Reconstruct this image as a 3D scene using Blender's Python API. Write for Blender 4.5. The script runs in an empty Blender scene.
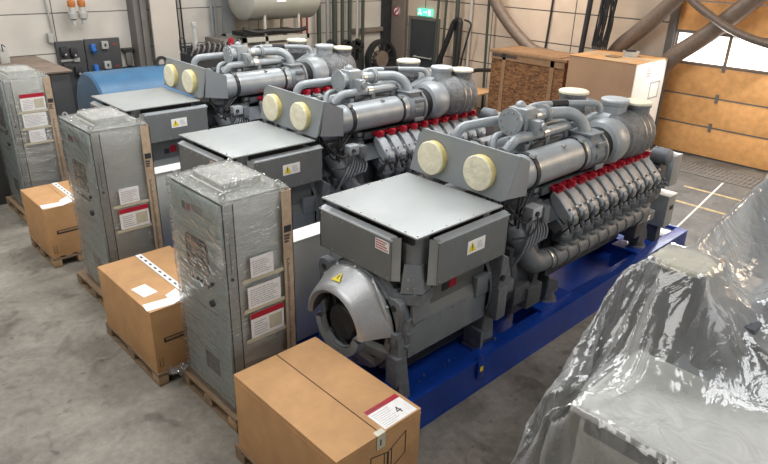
import bpy, bmesh, math, random
import numpy as np
from mathutils import Vector, Matrix
random.seed(7)
COL = bpy.context.scene.collection
PI = math.pi
V = Vector

# ------------------------------------------------------------------ materials
MATS = {}
def mat(name, col, rough=.5, metal=0., var=.12, nscale=6., bump=0., bscale=40., col2=None, emit=None, coat=0., stretch=None):
    if name in MATS: return MATS[name]
    m = bpy.data.materials.new(name); m.use_nodes = True
    nt = m.node_tree; N = nt.nodes; L = nt.links
    b = N['Principled BSDF']
    tc = N.new('ShaderNodeTexCoord')
    src = tc.outputs['Object']
    if stretch:
        mp = N.new('ShaderNodeMapping'); mp.inputs['Scale'].default_value = stretch
        L.new(src, mp.inputs['Vector']); src = mp.outputs['Vector']
    n = N.new('ShaderNodeTexNoise'); n.inputs['Scale'].default_value = nscale; n.inputs['Detail'].default_value = 6
    n.inputs['Roughness'].default_value = .62
    L.new(src, n.inputs['Vector'])
    r = N.new('ShaderNodeValToRGB')
    c = V(col[:3]); c2 = V(col2[:3]) if col2 else None
    r.color_ramp.elements[0].position = .3; r.color_ramp.elements[1].position = .7
    lo = c*(1-var) if not c2 else c2
    hi = c*(1+var) if not c2 else c
    r.color_ramp.elements[0].color = (*lo, 1); r.color_ramp.elements[1].color = (*[min(1, x) for x in hi], 1)
    L.new(n.outputs['Fac'], r.inputs['Fac']); L.new(r.outputs['Color'], b.inputs['Base Color'])
    b.inputs['Roughness'].default_value = rough; b.inputs['Metallic'].default_value = metal
    b.inputs['Coat Weight'].default_value = coat
    if bump:
        n2 = N.new('ShaderNodeTexNoise'); n2.inputs['Scale'].default_value = bscale; n2.inputs['Detail'].default_value = 5
        L.new(src, n2.inputs['Vector'])
        bp = N.new('ShaderNodeBump'); bp.inputs['Strength'].default_value = bump; bp.inputs['Distance'].default_value = .02
        L.new(n2.outputs['Fac'], bp.inputs['Height']); L.new(bp.outputs['Normal'], b.inputs['Normal'])
    if emit:
        b.inputs['Emission Color'].default_value = (*emit[:3], 1); b.inputs['Emission Strength'].default_value = emit[3]
    MATS[name] = m
    return m

def srgb(r, g, b):
    f = lambda c: ((c/255+.055)/1.055)**2.4 if c > 10 else c/255/12.92
    return (f(r), f(g), f(b))

M = dict(
    intakep=mat('intake_box_paint', (.27,.295,.31), .4, .1, .06, 3, .05, 50),
    headgrey=mat('head_cover_paint', (.38,.405,.43), .4, .15, .15, 10, .1, 60),
    paint=mat('grey_machine_paint', (.215,.235,.25), .42, .15, .10, 5, .06, 60),
    cast=mat('rough_grey_casting', (.17,.185,.20), .5, .2, .22, 14, .25, 70),
    castd=mat('dark_grey_casting', (.085,.093,.105), .5, .2, .25, 12, .25, 60),
    lid=mat('pale_grey_lid', (.35,.37,.37), .38, .1, .05, 3, .03, 50),
    skirt=mat('mid_grey_sheet', (.17,.18,.18), .45, .15, .08, 3, .03, 40),
    flangelt=mat('light_grey_flange', (.46,.49,.51), .4, .1, .06),
    silver=mat('silver_cast_paint', (.42,.43,.44), .36, .5, .08, 8, .1, 50),
    pipe=mat('grey_blue_pipe_paint', (.31,.335,.35), .36, .15, .1, 8, .08, 50),
    steel=mat('bare_steel', (.55,.55,.53), .3, .9, .15, 10),
    black=mat('black_rubber', (.013,.013,.014), .55, 0, .3, 10),
    dark=mat('near_black_metal', (.03,.032,.035), .5, .2, .3, 9, .2, 40),
    lag=mat('quilted_exhaust_lagging', (.17,.175,.18), .55, .3, .3, 16, .8, 30),
    mesh=mat('dark_perforated_mesh', (.02,.021,.022), .6, .4, .3, 90, .6, 160),
    blue=mat('blue_base_paint', (.007,.045,.30), .30, .1, .25, 4, .08, 25),
    red=mat('red_plastic', (.42,.012,.03), .4, 0, .15, 12),
    cream=mat('cream_cloth_cap', (.80,.76,.58), .75, 0, .10, 14, .5, 22),
    creamside=mat('yellow_cap_rim', (.72,.60,.25), .7, 0, .12, 14, .3, 22),
    dustcap=mat('pale_dust_cap', (.70,.66,.50), .6, 0, .12, 8, .1),
    yellow=mat('warning_yellow', (.85,.68,.02), .5, 0, .05),
    white=mat('white_paper', (.88,.87,.86), .6, 0, .06, 20, .3, 30),
    whitep=mat('white_painted_sheet', (.74,.74,.70), .45, 0, .05),
    ink=mat('printed_black_ink', (.03,.03,.035), .6, 0, .1),
    inkg=mat('faint_grey_ink', (.33,.33,.34), .6, 0, .1),
    logored=mat('logo_red_ink', (.45,.01,.03), .5, 0, .1),
    greycab=mat('light_grey_cabinet', (.72,.73,.69), .4, .05, .05, 3),
    cabdoor=mat('blue_grey_cabinet_door', (.50,.585,.58), .3, .05, .06, 3),
    cabedge=mat('cabinet_edge_strip', (.50,.51,.48), .4, .05, .06),
    card=mat('brown_cardboard', (.53,.30,.135), .8, 0, .13, 3.5, .1, 60, stretch=(1, 1, 1)),
    cardin=mat('cardboard_shadow_edge', (.10,.05,.02), .9, 0, .1),
    corner=mat('cardboard_corner_guard', (.50,.38,.27), .8, 0, .15, 12, .2, 60),
    cratewood=mat('brown_crate_wood', (.27,.155,.08), .8, 0, .2, 6, .3, 40),
    tape=mat('clear_packing_tape', (.60,.55,.42), .25, 0, .1, 10),
    wood=mat('pallet_wood', (.26,.18,.11), .85, 0, .3, 9, .5, 60, stretch=(6, 1, 6)),
    woodl=mat('pale_pallet_wood', (.42,.28,.16), .8, 0, .25, 9, .5, 60),
    darkgrey=mat('dark_grey_steel', (.055,.058,.062), .5, .1, .12, 4),
    topbrown=mat('dusty_brown_top', (.17,.13,.10), .8, 0, .3, 3),
    tankblue=mat('sky_blue_tank', (.06,.16,.29), .4, 0, .12, 3),
    tankgrey=mat('greenish_grey_tank', (.40,.40,.35), .42, .05, .08, 3),
    beige=mat('beige_cabinet_paint', (.55,.52,.45), .5, 0, .06),
    green=mat('dull_green_pipe', (.055,.07,.055), .5, .1, .15),
    redpipe=mat('dull_red_pipe', (.30,.05,.04), .5, .1, .15),
    column=mat('painted_column', (.52,.48,.43), .6, 0, .06, 2),
    columnd=mat('dark_steel_column', (.16,.15,.14), .6, .1, .12, 3),  # dark grey steel, used on several metal parts
    columnb=mat('brown_grey_column', (.20,.165,.14), .6, 0, .1, 3),
    door=mat('dark_exit_door', (.045,.05,.055), .5, 0, .1, 3),
    orange=mat('orange_plug', (.55,.20,.06), .45, 0, .1),
    socket=mat('blue_socket', (.03,.15,.50), .4, 0, .1),
    plug=mat('grey_plug', (.42,.42,.40), .5, 0, .1),
    hose=mat('ribbed_grey_hose', (.16,.12,.095), .45, .1, .2, 12, .15, 60),
    ply=mat('lit_plywood', (.60,.36,.18), .7, 0, .12, 8),
    exitg=mat('lit_green_sign', (.10,.55,.40), .5, 0, .05, emit=(.15,.9,.65,1.1)),
    exitw=mat('lit_white_pictogram', (.9,1,.95), .5, 0, .02, emit=(.8,1,.95,1.6)),
    rubberg=mat('grey_gasket', (.12,.12,.12), .6, 0, .1),
)

def osb_mat():
    m = bpy.data.materials.new('oriented_strand_board'); m.use_nodes = True
    nt = m.node_tree; N = nt.nodes; L = nt.links; b = N['Principled BSDF']
    tc = N.new('ShaderNodeTexCoord')
    v = N.new('ShaderNodeTexVoronoi'); v.inputs['Scale'].default_value = 16
    mp = N.new('ShaderNodeMapping'); mp.inputs['Scale'].default_value = (1, 1, 2.6)
    L.new(tc.outputs['Object'], mp.inputs['Vector']); L.new(mp.outputs['Vector'], v.inputs['Vector'])
    r = N.new('ShaderNodeValToRGB'); e = r.color_ramp.elements
    e[0].color = (.07,.028,.010,1); e[1].color = (.30,.14,.055,1); e[0].position = .1; e[1].position = .9
    L.new(v.outputs['Color'], r.inputs['Fac']); L.new(r.outputs['Color'], b.inputs['Base Color'])
    b.inputs['Roughness'].default_value = .8
    return m
M['osb'] = osb_mat()

def panel_mat(name, col, axis, z0, pitch, u0, upitch, col2=None, line=(.10,.09,.08), lw=.012, rough=.6, mottled=.06, nscale=2., ulines=True):
    """sheet panels with thin joint lines; axis = horizontal coordinate (0 x, 1 y)"""
    m = bpy.data.materials.new(name); m.use_nodes = True
    nt = m.node_tree; N = nt.nodes; L = nt.links; b = N['Principled BSDF']
    tc = N.new('ShaderNodeTexCoord'); s = N.new('ShaderNodeSeparateXYZ'); L.new(tc.outputs['Object'], s.inputs[0])
    def mth(op, a, bb=None):
        n = N.new('ShaderNodeMath'); n.operation = op
        for i, x in enumerate([a, bb]):
            if x is None: continue
            if isinstance(x, (int, float)): n.inputs[i].default_value = x
            else: L.new(x, n.inputs[i])
        return n.outputs[0]
    def lines(o, off, p):
        t = mth('DIVIDE', mth('SUBTRACT', o, off), p)
        f = mth('ABSOLUTE', mth('SUBTRACT', t, mth('ROUND', t)))
        return mth('LESS_THAN', f, lw/p)
    l = lines(s.outputs[2], z0, pitch)
    if ulines: l = mth('MAXIMUM', l, lines(s.outputs[axis], u0, upitch))
    n = N.new('ShaderNodeTexNoise'); n.inputs['Scale'].default_value = nscale; n.inputs['Detail'].default_value = 8
    L.new(tc.outputs['Object'], n.inputs['Vector'])
    r = N.new('ShaderNodeValToRGB'); r.color_ramp.elements[0].position = .35; r.color_ramp.elements[1].position = .65
    c = V(col); c2 = V(col2) if col2 else c*(1-2*mottled)
    r.color_ramp.elements[0].color = (*c2, 1); r.color_ramp.elements[1].color = (*c, 1)
    L.new(n.outputs['Fac'], r.inputs['Fac'])
    mx = N.new('ShaderNodeMix'); mx.data_type = 'RGBA'
    L.new(l, mx.inputs[0]); L.new(r.outputs['Color'], mx.inputs[6]); mx.inputs[7].default_value = (*line, 1)
    L.new(mx.outputs[2], b.inputs['Base Color']); b.inputs['Roughness'].default_value = rough
    return m

def floor_mat():
    m = bpy.data.materials.new('stained_concrete'); m.use_nodes = True
    nt = m.node_tree; N = nt.nodes; L = nt.links; b = N['Principled BSDF']
    tc = N.new('ShaderNodeTexCoord')
    def noise(sc, d=6, ro=.6, dist=0):
        n = N.new('ShaderNodeTexNoise'); n.inputs['Scale'].default_value = sc; n.inputs['Detail'].default_value = d
        n.inputs['Roughness'].default_value = ro; n.inputs['Distortion'].default_value = dist
        L.new(tc.outputs['Object'], n.inputs['Vector']); return n.outputs['Fac']
    def ramp(f, a, ca, bb, cb):
        r = N.new('ShaderNodeValToRGB'); e = r.color_ramp.elements
        e[0].position = a; e[0].color = (*ca, 1); e[1].position = bb; e[1].color = (*cb, 1)
        L.new(f, r.inputs['Fac']); return r.outputs['Color']
    def mul(a, bb, f=1.):
        x = N.new('ShaderNodeMix'); x.data_type = 'RGBA'; x.blend_type = 'MULTIPLY'; x.inputs[0].default_value = f
        L.new(a, x.inputs[6]); L.new(bb, x.inputs[7]); return x.outputs[2]
    base = ramp(noise(1.1, 8, .62, .4), .36, (.165,.15,.128), .64, (.325,.303,.262))
    fine = ramp(noise(14, 8, .7), .3, (.74,.74,.75), .7, (1.12,1.12,1.1))
    stain = ramp(noise(3.1, 3, .5, .8), .30, (.52,.51,.49), .43, (1,1,1))
    spots = ramp(noise(9, 1, .4), .22, (.45,.44,.43), .27, (1,1,1))
    c = mul(mul(mul(base, fine), stain, .8), spots, .7)
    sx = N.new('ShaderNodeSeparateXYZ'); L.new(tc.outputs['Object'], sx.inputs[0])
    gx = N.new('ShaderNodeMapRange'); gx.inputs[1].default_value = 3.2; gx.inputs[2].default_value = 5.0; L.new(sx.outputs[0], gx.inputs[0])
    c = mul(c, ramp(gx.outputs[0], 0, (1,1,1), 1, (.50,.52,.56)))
    L.new(c, b.inputs['Base Color'])
    r = N.new('ShaderNodeMapRange'); L.new(noise(2.2), r.inputs[0]); r.inputs[3].default_value = .42; r.inputs[4].default_value = .75
    L.new(r.outputs[0], b.inputs['Roughness'])
    bp = N.new('ShaderNodeBump'); bp.inputs['Strength'].default_value = .12; bp.inputs['Distance'].default_value = .01
    L.new(noise(30), bp.inputs['Height']); L.new(bp.outputs['Normal'], b.inputs['Normal'])
    return m

def film_mat(name, alpha_lo, alpha_hi, scale, milk=(.78,.80,.80), bump=.6, aniso=(1,1,1), gloss=.16, milkmix=.5, gadd=.06, gmul=1.3):
    """clear plastic film: mostly transparent, milky folds and sharp glints"""
    m = bpy.data.materials.new(name); m.use_nodes = True
    nt = m.node_tree; N = nt.nodes; L = nt.links
    for n in list(N):
        if n.type != 'OUTPUT_MATERIAL': N.remove(n)
    out = [n for n in N if n.type == 'OUTPUT_MATERIAL'][0]
    tc = N.new('ShaderNodeTexCoord'); mp = N.new('ShaderNodeMapping'); mp.inputs['Scale'].default_value = aniso
    L.new(tc.outputs['Object'], mp.inputs['Vector'])
    n1 = N.new('ShaderNodeTexNoise'); n1.inputs['Scale'].default_value = scale; n1.inputs['Detail'].default_value = 3; n1.inputs['Distortion'].default_value = 1.2
    L.new(mp.outputs[0], n1.inputs['Vector'])
    v = N.new('ShaderNodeTexVoronoi'); v.inputs['Scale'].default_value = scale*.8; v.feature = 'F1'
    ad = N.new('ShaderNodeVectorMath'); ad.operation = 'ADD'
    sc = N.new('ShaderNodeVectorMath'); sc.operation = 'SCALE'; sc.inputs['Scale'].default_value = .5
    L.new(n1.outputs['Color'], sc.inputs[0]); L.new(mp.outputs[0], ad.inputs[0]); L.new(sc.outputs[0], ad.inputs[1])
    L.new(ad.outputs[0], v.inputs['Vector'])
    mixh = N.new('ShaderNodeMath'); mixh.operation = 'ADD'; L.new(n1.outputs['Fac'], mixh.inputs[0]); L.new(v.outputs['Distance'], mixh.inputs[1])
    bp = N.new('ShaderNodeBump'); bp.inputs['Strength'].default_value = bump; bp.inputs['Distance'].default_value = .06
    L.new(mixh.outputs[0], bp.inputs['Height'])
    tr = N.new('ShaderNodeBsdfTransparent'); tr.inputs[0].default_value = (.985,.99,.99,1)
    df = N.new('ShaderNodeBsdfDiffuse'); df.inputs[0].default_value = (*milk, 1)
    tl = N.new('ShaderNodeBsdfTranslucent'); tl.inputs[0].default_value = (*milk, 1)
    gl = N.new('ShaderNodeBsdfGlossy'); gl.inputs['Roughness'].default_value = gloss; gl.inputs[0].default_value = (1,1,1,1)
    for x in (df, gl): L.new(bp.outputs[0], x.inputs['Normal'])
    m0 = N.new('ShaderNodeMixShader'); m0.inputs[0].default_value = milkmix; L.new(df.outputs[0], m0.inputs[1]); L.new(tl.outputs[0], m0.inputs[2])
    # milky fraction grows at grazing angles
    lw = N.new('ShaderNodeLayerWeight'); lw.inputs['Blend'].default_value = .45; L.new(bp.outputs[0], lw.inputs['Normal'])
    mr = N.new('ShaderNodeMapRange'); L.new(lw.outputs['Facing'], mr.inputs[0]); mr.inputs[3].default_value = alpha_lo; mr.inputs[4].default_value = alpha_hi
    m1 = N.new('ShaderNodeMixShader'); L.new(mr.outputs[0], m1.inputs[0]); L.new(tr.outputs[0], m1.inputs[1]); L.new(m0.outputs[0], m1.inputs[2])
    fr = N.new('ShaderNodeFresnel'); fr.inputs['IOR'].default_value = 1.5; L.new(bp.outputs[0], fr.inputs['Normal'])
    mf = N.new('ShaderNodeMath'); mf.operation = 'MULTIPLY_ADD'; mf.inputs[1].default_value = gmul; mf.inputs[2].default_value = gadd
    L.new(fr.outputs[0], mf.inputs[0])
    m2 = N.new('ShaderNodeMixShader'); L.new(mf.outputs[0], m2.inputs[0]); L.new(m1.outputs[0], m2.inputs[1]); L.new(gl.outputs[0], m2.inputs[2])
    L.new(m2.outputs[0], out.inputs['Surface'])
    return m
M['film'] = film_mat('clear_dust_sheet', .20, .72, 4.5, bump=.22, gloss=.12, aniso=(1,1,.45), gadd=.03, gmul=1.2, milk=(.92,.93,.91), milkmix=.45)
M['wrap'] = film_mat('stretch_wrap', .02, .16, 5.0, bump=.5, aniso=(1, 1, 3.5), gloss=.09, gadd=.012, gmul=1., milk=(.9,.92,.92), milkmix=.2)
M['crumple'] = film_mat('crumpled_stretch_wrap', .04, .30, 11, bump=.8, gloss=.12, gmul=.9, gadd=.0, milk=(.9,.92,.92), milkmix=.2)

# ------------------------------------------------------------------ geometry helper
class MB:
    def __init__(s): s.bm = bmesh.new(); s.mats = []; s.mi = 0
    def use(s, m):
        m = M[m] if isinstance(m, str) else m
        if m not in s.mats: s.mats.append(m)
        s.mi = s.mats.index(m); return s
    def face(s, vs):
        try: f = s.bm.faces.new(vs); f.material_index = s.mi; return f
        except ValueError: return None
    def hexa(s, p):          # 8 points: bottom 4 ccw, top 4 ccw
        v = [s.bm.verts.new(q) for q in p]
        for a in ((3,2,1,0),(4,5,6,7),(0,1,5,4),(1,2,6,5),(2,3,7,6),(3,0,4,7)): s.face([v[i] for i in a])
        return v
    def box(s, x0, x1, y0, y1, z0, z1, bev=0, R=None):
        p = [V(q) for q in ((x0,y0,z0),(x1,y0,z0),(x1,y1,z0),(x0,y1,z0),(x0,y0,z1),(x1,y0,z1),(x1,y1,z1),(x0,y1,z1))]
        if R is not None:
            c = V(((x0+x1)/2,(y0+y1)/2,(z0+z1)/2)); p = [c + R @ (q-c) for q in p]
        v = s.hexa(p)
        if bev: s.bevel(v, bev)
        return s
    def bevel(s, vs, w, seg=2):
        es = set(e for v in vs for e in v.link_edges)
        r = bmesh.ops.bevel(s.bm, geom=list(es), offset=w, segments=seg, affect='EDGES', profile=.6)
        for f in r['faces']: f.material_index = s.mi
    def frame(s, d):
        d = V(d).normalized(); a = V((0,0,1)) if abs(d.z) < .9 else V((1,0,0))
        u = d.cross(a).normalized(); w = d.cross(u).normalized(); return u, w
    def cyl(s, p0, p1, r0, r1=None, n=20, cap=True, bev=0):
        p0, p1 = V(p0), V(p1); r1 = r0 if r1 is None else r1
        u, w = s.frame(p1-p0)
        A = [s.bm.verts.new(p0+(u*math.cos(2*PI*i/n)+w*math.sin(2*PI*i/n))*r0) for i in range(n)]
        B = [s.bm.verts.new(p1+(u*math.cos(2*PI*i/n)+w*math.sin(2*PI*i/n))*r1) for i in range(n)]
        for i in range(n): s.face([A[i], A[(i+1)%n], B[(i+1)%n], B[i]])
        if cap: s.face(A[::-1]); s.face(B)
        return s
    def lathe(s, p0, d, prof, n=28, a0=0, a1=2*PI, ref=None):
        """prof: (distance along d, radius)"""
        p0 = V(p0); d = V(d).normalized(); u, w = s.frame(d)
        if ref is not None:
            u = (V(ref) - d*V(ref).dot(d)).normalized(); w = d.cross(u)
        full = abs(a1-a0-2*PI) < 1e-6; k = n if full else n+1
        rings = []
        for (t, r) in prof:
            rings.append([s.bm.verts.new(p0+d*t+(u*math.cos(a0+(a1-a0)*i/n)+w*math.sin(a0+(a1-a0)*i/n))*max(r, 1e-4)) for i in range(k)])
        for A, B in zip(rings, rings[1:]):
            for i in range(n): s.face([A[i], A[(i+1)%k], B[(i+1)%k], B[i]])
        return s
    def tube(s, pts, r, n=12, round_=.5, cap=True, seg=5):
        pts = [V(p) for p in pts]
        # round corners
        path = [pts[0]]
        for i in range(1, len(pts)-1):
            a, b, c = pts[i-1], pts[i], pts[i+1]
            la, lc = (a-b).length, (c-b).length
            t = min(la, lc)*.5*min(1, round_*2) if round_ <= .5 else min(round_, la*.49, lc*.49)
            t = min(la*.49, lc*.49, t)
            A = b+(a-b).normalized()*t; C = b+(c-b).normalized()*t
            for j in range(seg+1):
                q = j/seg; path.append(A*(1-q)**2 + b*2*q*(1-q) + C*q*q)
        path.append(pts[-1])
        rr = r if isinstance(r, (list, tuple)) else [r]*len(path)
        if len(rr) != len(path): rr = [rr[0]+(rr[-1]-rr[0])*i/(len(path)-1) for i in range(len(path))]
        rings = []; u = None
        for i, p in enumerate(path):
            d = (path[min(i+1, len(path)-1)]-path[max(i-1, 0)]).normalized()
            if u is None: u, w = s.frame(d)
            else:
                u = (u - d*u.dot(d)).normalized(); w = d.cross(u)
            rings.append([s.bm.verts.new(p+(u*math.cos(2*PI*k/n)+w*math.sin(2*PI*k/n))*rr[i]) for k in range(n)])
        for A, B in zip(rings, rings[1:]):
            for k in range(n): s.face([A[k], A[(k+1)%n], B[(k+1)%n], B[k]])
        if cap: s.face(rings[0][::-1]); s.face(rings[-1])
        return s
    def prism(s, poly, off, bev=0):
        off = V(off); A = [s.bm.verts.new(p) for p in poly]; B = [s.bm.verts.new(V(p)+off) for p in poly]
        n = len(A)
        s.face(A[::-1]); s.face(B)
        for i in range(n): s.face([A[i], A[(i+1)%n], B[(i+1)%n], B[i]])
        if bev: s.bevel(A+B, bev, 1)
        return s
    def quad(s, o, u, v):
        o, u, v = V(o), V(u), V(v)
        s.face([s.bm.verts.new(q) for q in (o, o+u, o+u+v, o+v)]); return s
    def sphere(s, c, r, n=12, sc=(1,1,1)):
        g = bmesh.ops.create_uvsphere(s.bm, u_segments=n, v_segments=max(6, n//2+2), radius=r)
        for v in g['verts']: v.co = V(c)+V((v.co.x*sc[0], v.co.y*sc[1], v.co.z*sc[2]))
        for f in set(f for v in g['verts'] for f in v.link_faces): f.material_index = s.mi
        return s
    def bolts(s, pts, d, r=.008, h=.008):
        d = V(d).normalized()
        for p in pts: s.cyl(V(p), V(p)+d*h, r, r*.8, 6)
        return s
    def build(s, name, m=None, parent=None, loc=None, sharp=38):
        if m and not s.mats: s.mats = [M[m] if isinstance(m, str) else m]
        bmesh.ops.recalc_face_normals(s.bm, faces=s.bm.faces)
        lim = math.radians(sharp)
        for f in s.bm.faces: f.smooth = True
        for e in s.bm.edges:
            if len(e.link_faces) == 2:
                e.smooth = e.calc_face_angle(0) < lim
            else: e.smooth = False
        o3 = V(loc) if loc is not None else (parent_origin(parent) if parent is not None else None)
        if o3 is None:
            xs = [v.co for v in s.bm.verts]
            mn = [min(c[i] for c in xs) for i in range(3)]; mx = [max(c[i] for c in xs) for i in range(3)]
            o3 = V(((mn[0]+mx[0])/2, (mn[1]+mx[1])/2, mn[2]))
        for v in s.bm.verts: v.co -= o3
        me = bpy.data.meshes.new(name); s.bm.to_mesh(me); s.bm.free()
        for mm in s.mats: me.materials.append(mm)
        o = bpy.data.objects.new(name, me); COL.objects.link(o)
        if parent is not None:
            o.parent = parent            # parents carry no rotation: local = world - origin
            o['_o'] = list(o3)
            o.location = o3 - parent_origin(parent)
        else:
            o.location = o3; o['_o'] = list(o3)
        return o

def parent_origin(p):
    return V(p['_o']) if '_o' in p else V(p.location)

def thing(name, label, cat, loc, group=None):
    o = bpy.data.objects.new(name, None); COL.objects.link(o); o.location = loc; o['_o'] = list(loc)
    o.empty_display_size = .1
    return tag(o, label, cat, group)
def tag(o, label=None, cat=None, group=None, kind=None):
    if label: o['label'] = label
    if cat: o['category'] = cat
    if group: o['group'] = group
    if kind: o['kind'] = kind
    return o
def dup_part(o, parent):
    c = o.copy(); COL.objects.link(c); c.parent = parent
    for g in list(o.children): dup_part(g, c)
    return c
def dup(root, delta, label=None, group=None):
    r = root.copy(); COL.objects.link(r); r.location = root.location + V(delta)
    if label: r['label'] = label
    if group: r['group'] = group
    for ch in list(root.children): dup_part(ch, r)
    return r
def struct(o): o['kind'] = 'structure'; return o

def text_part(txt, name, m, parent, o, u, v, size, loc=None):
    """flat lettering starting at o, along u, up v"""
    cu = bpy.data.curves.new('lettering_curve', 'FONT'); cu.body = txt; cu.size = size; cu.extrude = .0006
    ob = bpy.data.objects.new('lettering_tmp', cu); COL.objects.link(ob)
    dg = bpy.context.evaluated_depsgraph_get(); me = bpy.data.meshes.new_from_object(ob.evaluated_get(dg))
    bpy.data.objects.remove(ob)
    u, v = V(u).normalized(), V(v).normalized(); w = u.cross(v)
    for p in me.vertices: p.co = u*p.co.x+v*p.co.y+w*p.co.z
    me.materials.clear(); me.materials.append(M[m])
    r = bpy.data.objects.new(name, me); COL.objects.link(r); r.parent = parent
    r.location = V(o)-parent_origin(parent); r['_o'] = list(o)
    return r
def strokes(mb, o, u, v, w, h, rows, fill=.8, thick=.35, step=None):
    """rows of small word-like marks on the plane o,u,v"""
    o, u, v = V(o), V(u).normalized(), V(v).normalized()
    rh = h/rows
    for i in range(rows):
        x = 0; lim = w*random.uniform(fill*.75, 1)
        while x < lim:
            l = min(random.uniform(.04, .16)*w if step is None else step*random.uniform(.6, 1), w-x)
            mb.quad(o+u*x+v*(rh*(rows-1-i)+rh*.3), u*l*.8, v*rh*thick); x += l
    return mb

# ------------------------------------------------------------------ the room
XE, YW = 10.9, 11.5       # end wall, side wall
X0, Y0, ZC = -7.0, -7.5, 6.6
wall_end_m = panel_mat('warm_wall_panels', (.64,.52,.41), 1, 1.95, .735, 2.9, 2.4, lw=.014)
wall_side_m = panel_mat('white_wall_panels', (.62,.585,.53), 0, 1.78, .79, 1.27, 2.45, lw=.010)
wall_plain = panel_mat('plain_wall_panels', (.55,.53,.50), 0, 1.78, .79, 1.27, 2.45, lw=.010)
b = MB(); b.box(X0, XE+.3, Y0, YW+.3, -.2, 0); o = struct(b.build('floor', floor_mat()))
b = MB(); b.box(X0, XE+.3, YW, YW+.2, 0, ZC); struct(b.build('wall_left', wall_side_m, loc=(0,0,0)))
# end wall round the garage opening (y -3.9 .. 2.9) and up to z 4.4
b = MB(); b.box(XE, XE+.2, 2.93, YW, 0, ZC); b.box(XE, XE+.2, Y0, -3.9, 0, ZC); b.box(XE, XE+.2, -3.9, 2.93, 4.4, ZC)
struct(b.build('wall_back', wall_end_m, loc=(0,0,0)))
b = MB(); b.box(X0, XE+.3, Y0-.2, Y0, 0, ZC); struct(b.build('wall_right', wall_plain, loc=(0,0,0)))
b = MB(); b.box(X0-.2, X0, Y0, YW+.2, 0, ZC); struct(b.build('wall_front', wall_plain, loc=(0,0,0)))
b = MB(); b.box(X0, XE+.3, Y0, YW+.3, ZC, ZC+.2); struct(b.build('ceiling', mat('ceiling_sheet', (.30,.30,.30), .8), loc=(0,0,0)))

# floor drain grating in front of the garage door
b = MB(); b.use('columnd')
for i in range(60):
    y = -2.6+i*.085
    b.box(9.62, 10.34, y, y+.05, .001, .009)
for x in (9.6, 9.86, 10.1, 10.34): b.box(x-.012, x+.012, -2.6, 2.5, .001, .011)
tag(b.build('drain_grating'), 'dark metal drain grating set in the floor before the orange garage door', 'grating')
ylw = mat('worn_yellow_line', (.48,.38,.20), .7, 0, .35, 12); wht = mat('worn_white_line', (.66,.66,.64), .6, 0, .2, 12)
b = MB(); b.box(7.78, 7.87, -1.6, 1.25, .0005, .003); tag(b.build('floor_line', ylw), 'worn yellow floor line nearer to the engines, running across the bay', 'floor line', 'yellow floor lines')
b = MB(); b.box(8.7, 8.78, -1.6, 1.25, .0005, .003); tag(b.build('floor_line', ylw), 'worn yellow floor line between the first yellow line and the grating', 'floor line', 'yellow floor lines')
b = MB(); b.prism([V((6.5,.44,.0035)), V((6.5,.475,.0035)), V((9.5,.84,.0035)), V((9.5,.805,.0035))], (0,0,.002))
tag(b.build('floor_line', wht), 'thin white floor line crossing both yellow lines', 'floor line')

# garage door
gd_m = panel_mat('lit_orange_door_panels', (.84,.44,.16), 1, .03, 50, 0, 50, col2=(.70,.35,.125), ulines=False, nscale=7, lw=.001)
door = struct(thing('door_1', 'orange sectional garage door with a glazed row', 'door', (XE+.05, -.5, 0)))
for k in ('label', 'category'): del door[k]
zs = [0.02, .66, 1.27, 1.90]
gapm = M['columnd']
for a, c in zip(zs, zs[1:]):
    b = MB(); b.box(XE+.04, XE+.09, -3.85, 2.88, a+.012, c-.012, .01); b.build('door_panel', gd_m, door)
b = MB(); b.box(XE+.04, XE+.09, -3.85, 2.88, 2.56, 3.13, .01); b.build('door_panel', gd_m, door)
b = MB(); b.box(XE+.04, XE+.09, -3.85, 2.88, 3.15, 4.4, .01); b.build('door_panel', gd_m, door)
b = MB(); b.box(XE+.065, XE+.085, -3.85, 2.88, 0, 2.5); 
b.bm.free()
b = MB(); b.use('columnd')
for z in (.66, 1.27, 1.90, 2.54): b.box(XE+.03, XE+.085, -3.85, 2.88, z-.012, z+.012)
b.build('panel_joint', None, door)
wf = mat('glazing_frame', (.28,.19,.12), .5)
glass = mat('bright_frosted_pane', (.9,.92,.95), .3, emit=(1,1,1.0,3.2))
for y0, y1 in ((1.80, 2.82), (.70, 1.74), (-.40, .64), (-1.5, -.46), (-2.6, -1.56), (-3.7, -2.66)):
    b = MB(); b.use(wf)
    b.box(XE+.035, XE+.09, y0-.03, y0, 1.93, 2.52); b.box(XE+.035, XE+.09, y1, y1+.03, 1.93, 2.52)
    b.box(XE+.035, XE+.09, y0-.03, y1+.03, 1.91, 1.945); b.box(XE+.035, XE+.09, y0-.03, y1+.03, 2.505, 2.535)
    f = b.build('window_frame', None, door)
    b = MB(); b.box(XE+.06, XE+.07, y0, y1, 1.945, 2.505); b.build('window_pane', glass, f)
b = MB(); b.use(M['columnd'])
for y in (1.77, -.43):
    for z in (.66, 1.27, 1.90): b.box(XE+.02, XE+.04, y-.03, y+.03, z-.09, z+.09)
b.build('hinge', None, door)
b = MB(); b.box(XE-.06, XE+.05, 2.885, 2.96, 0, 4.4); b.box(XE-.01, XE+.05, 2.96, 3.06, 0, 4.4)
struct(b.build('trim_1', 'columnd'))
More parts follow.
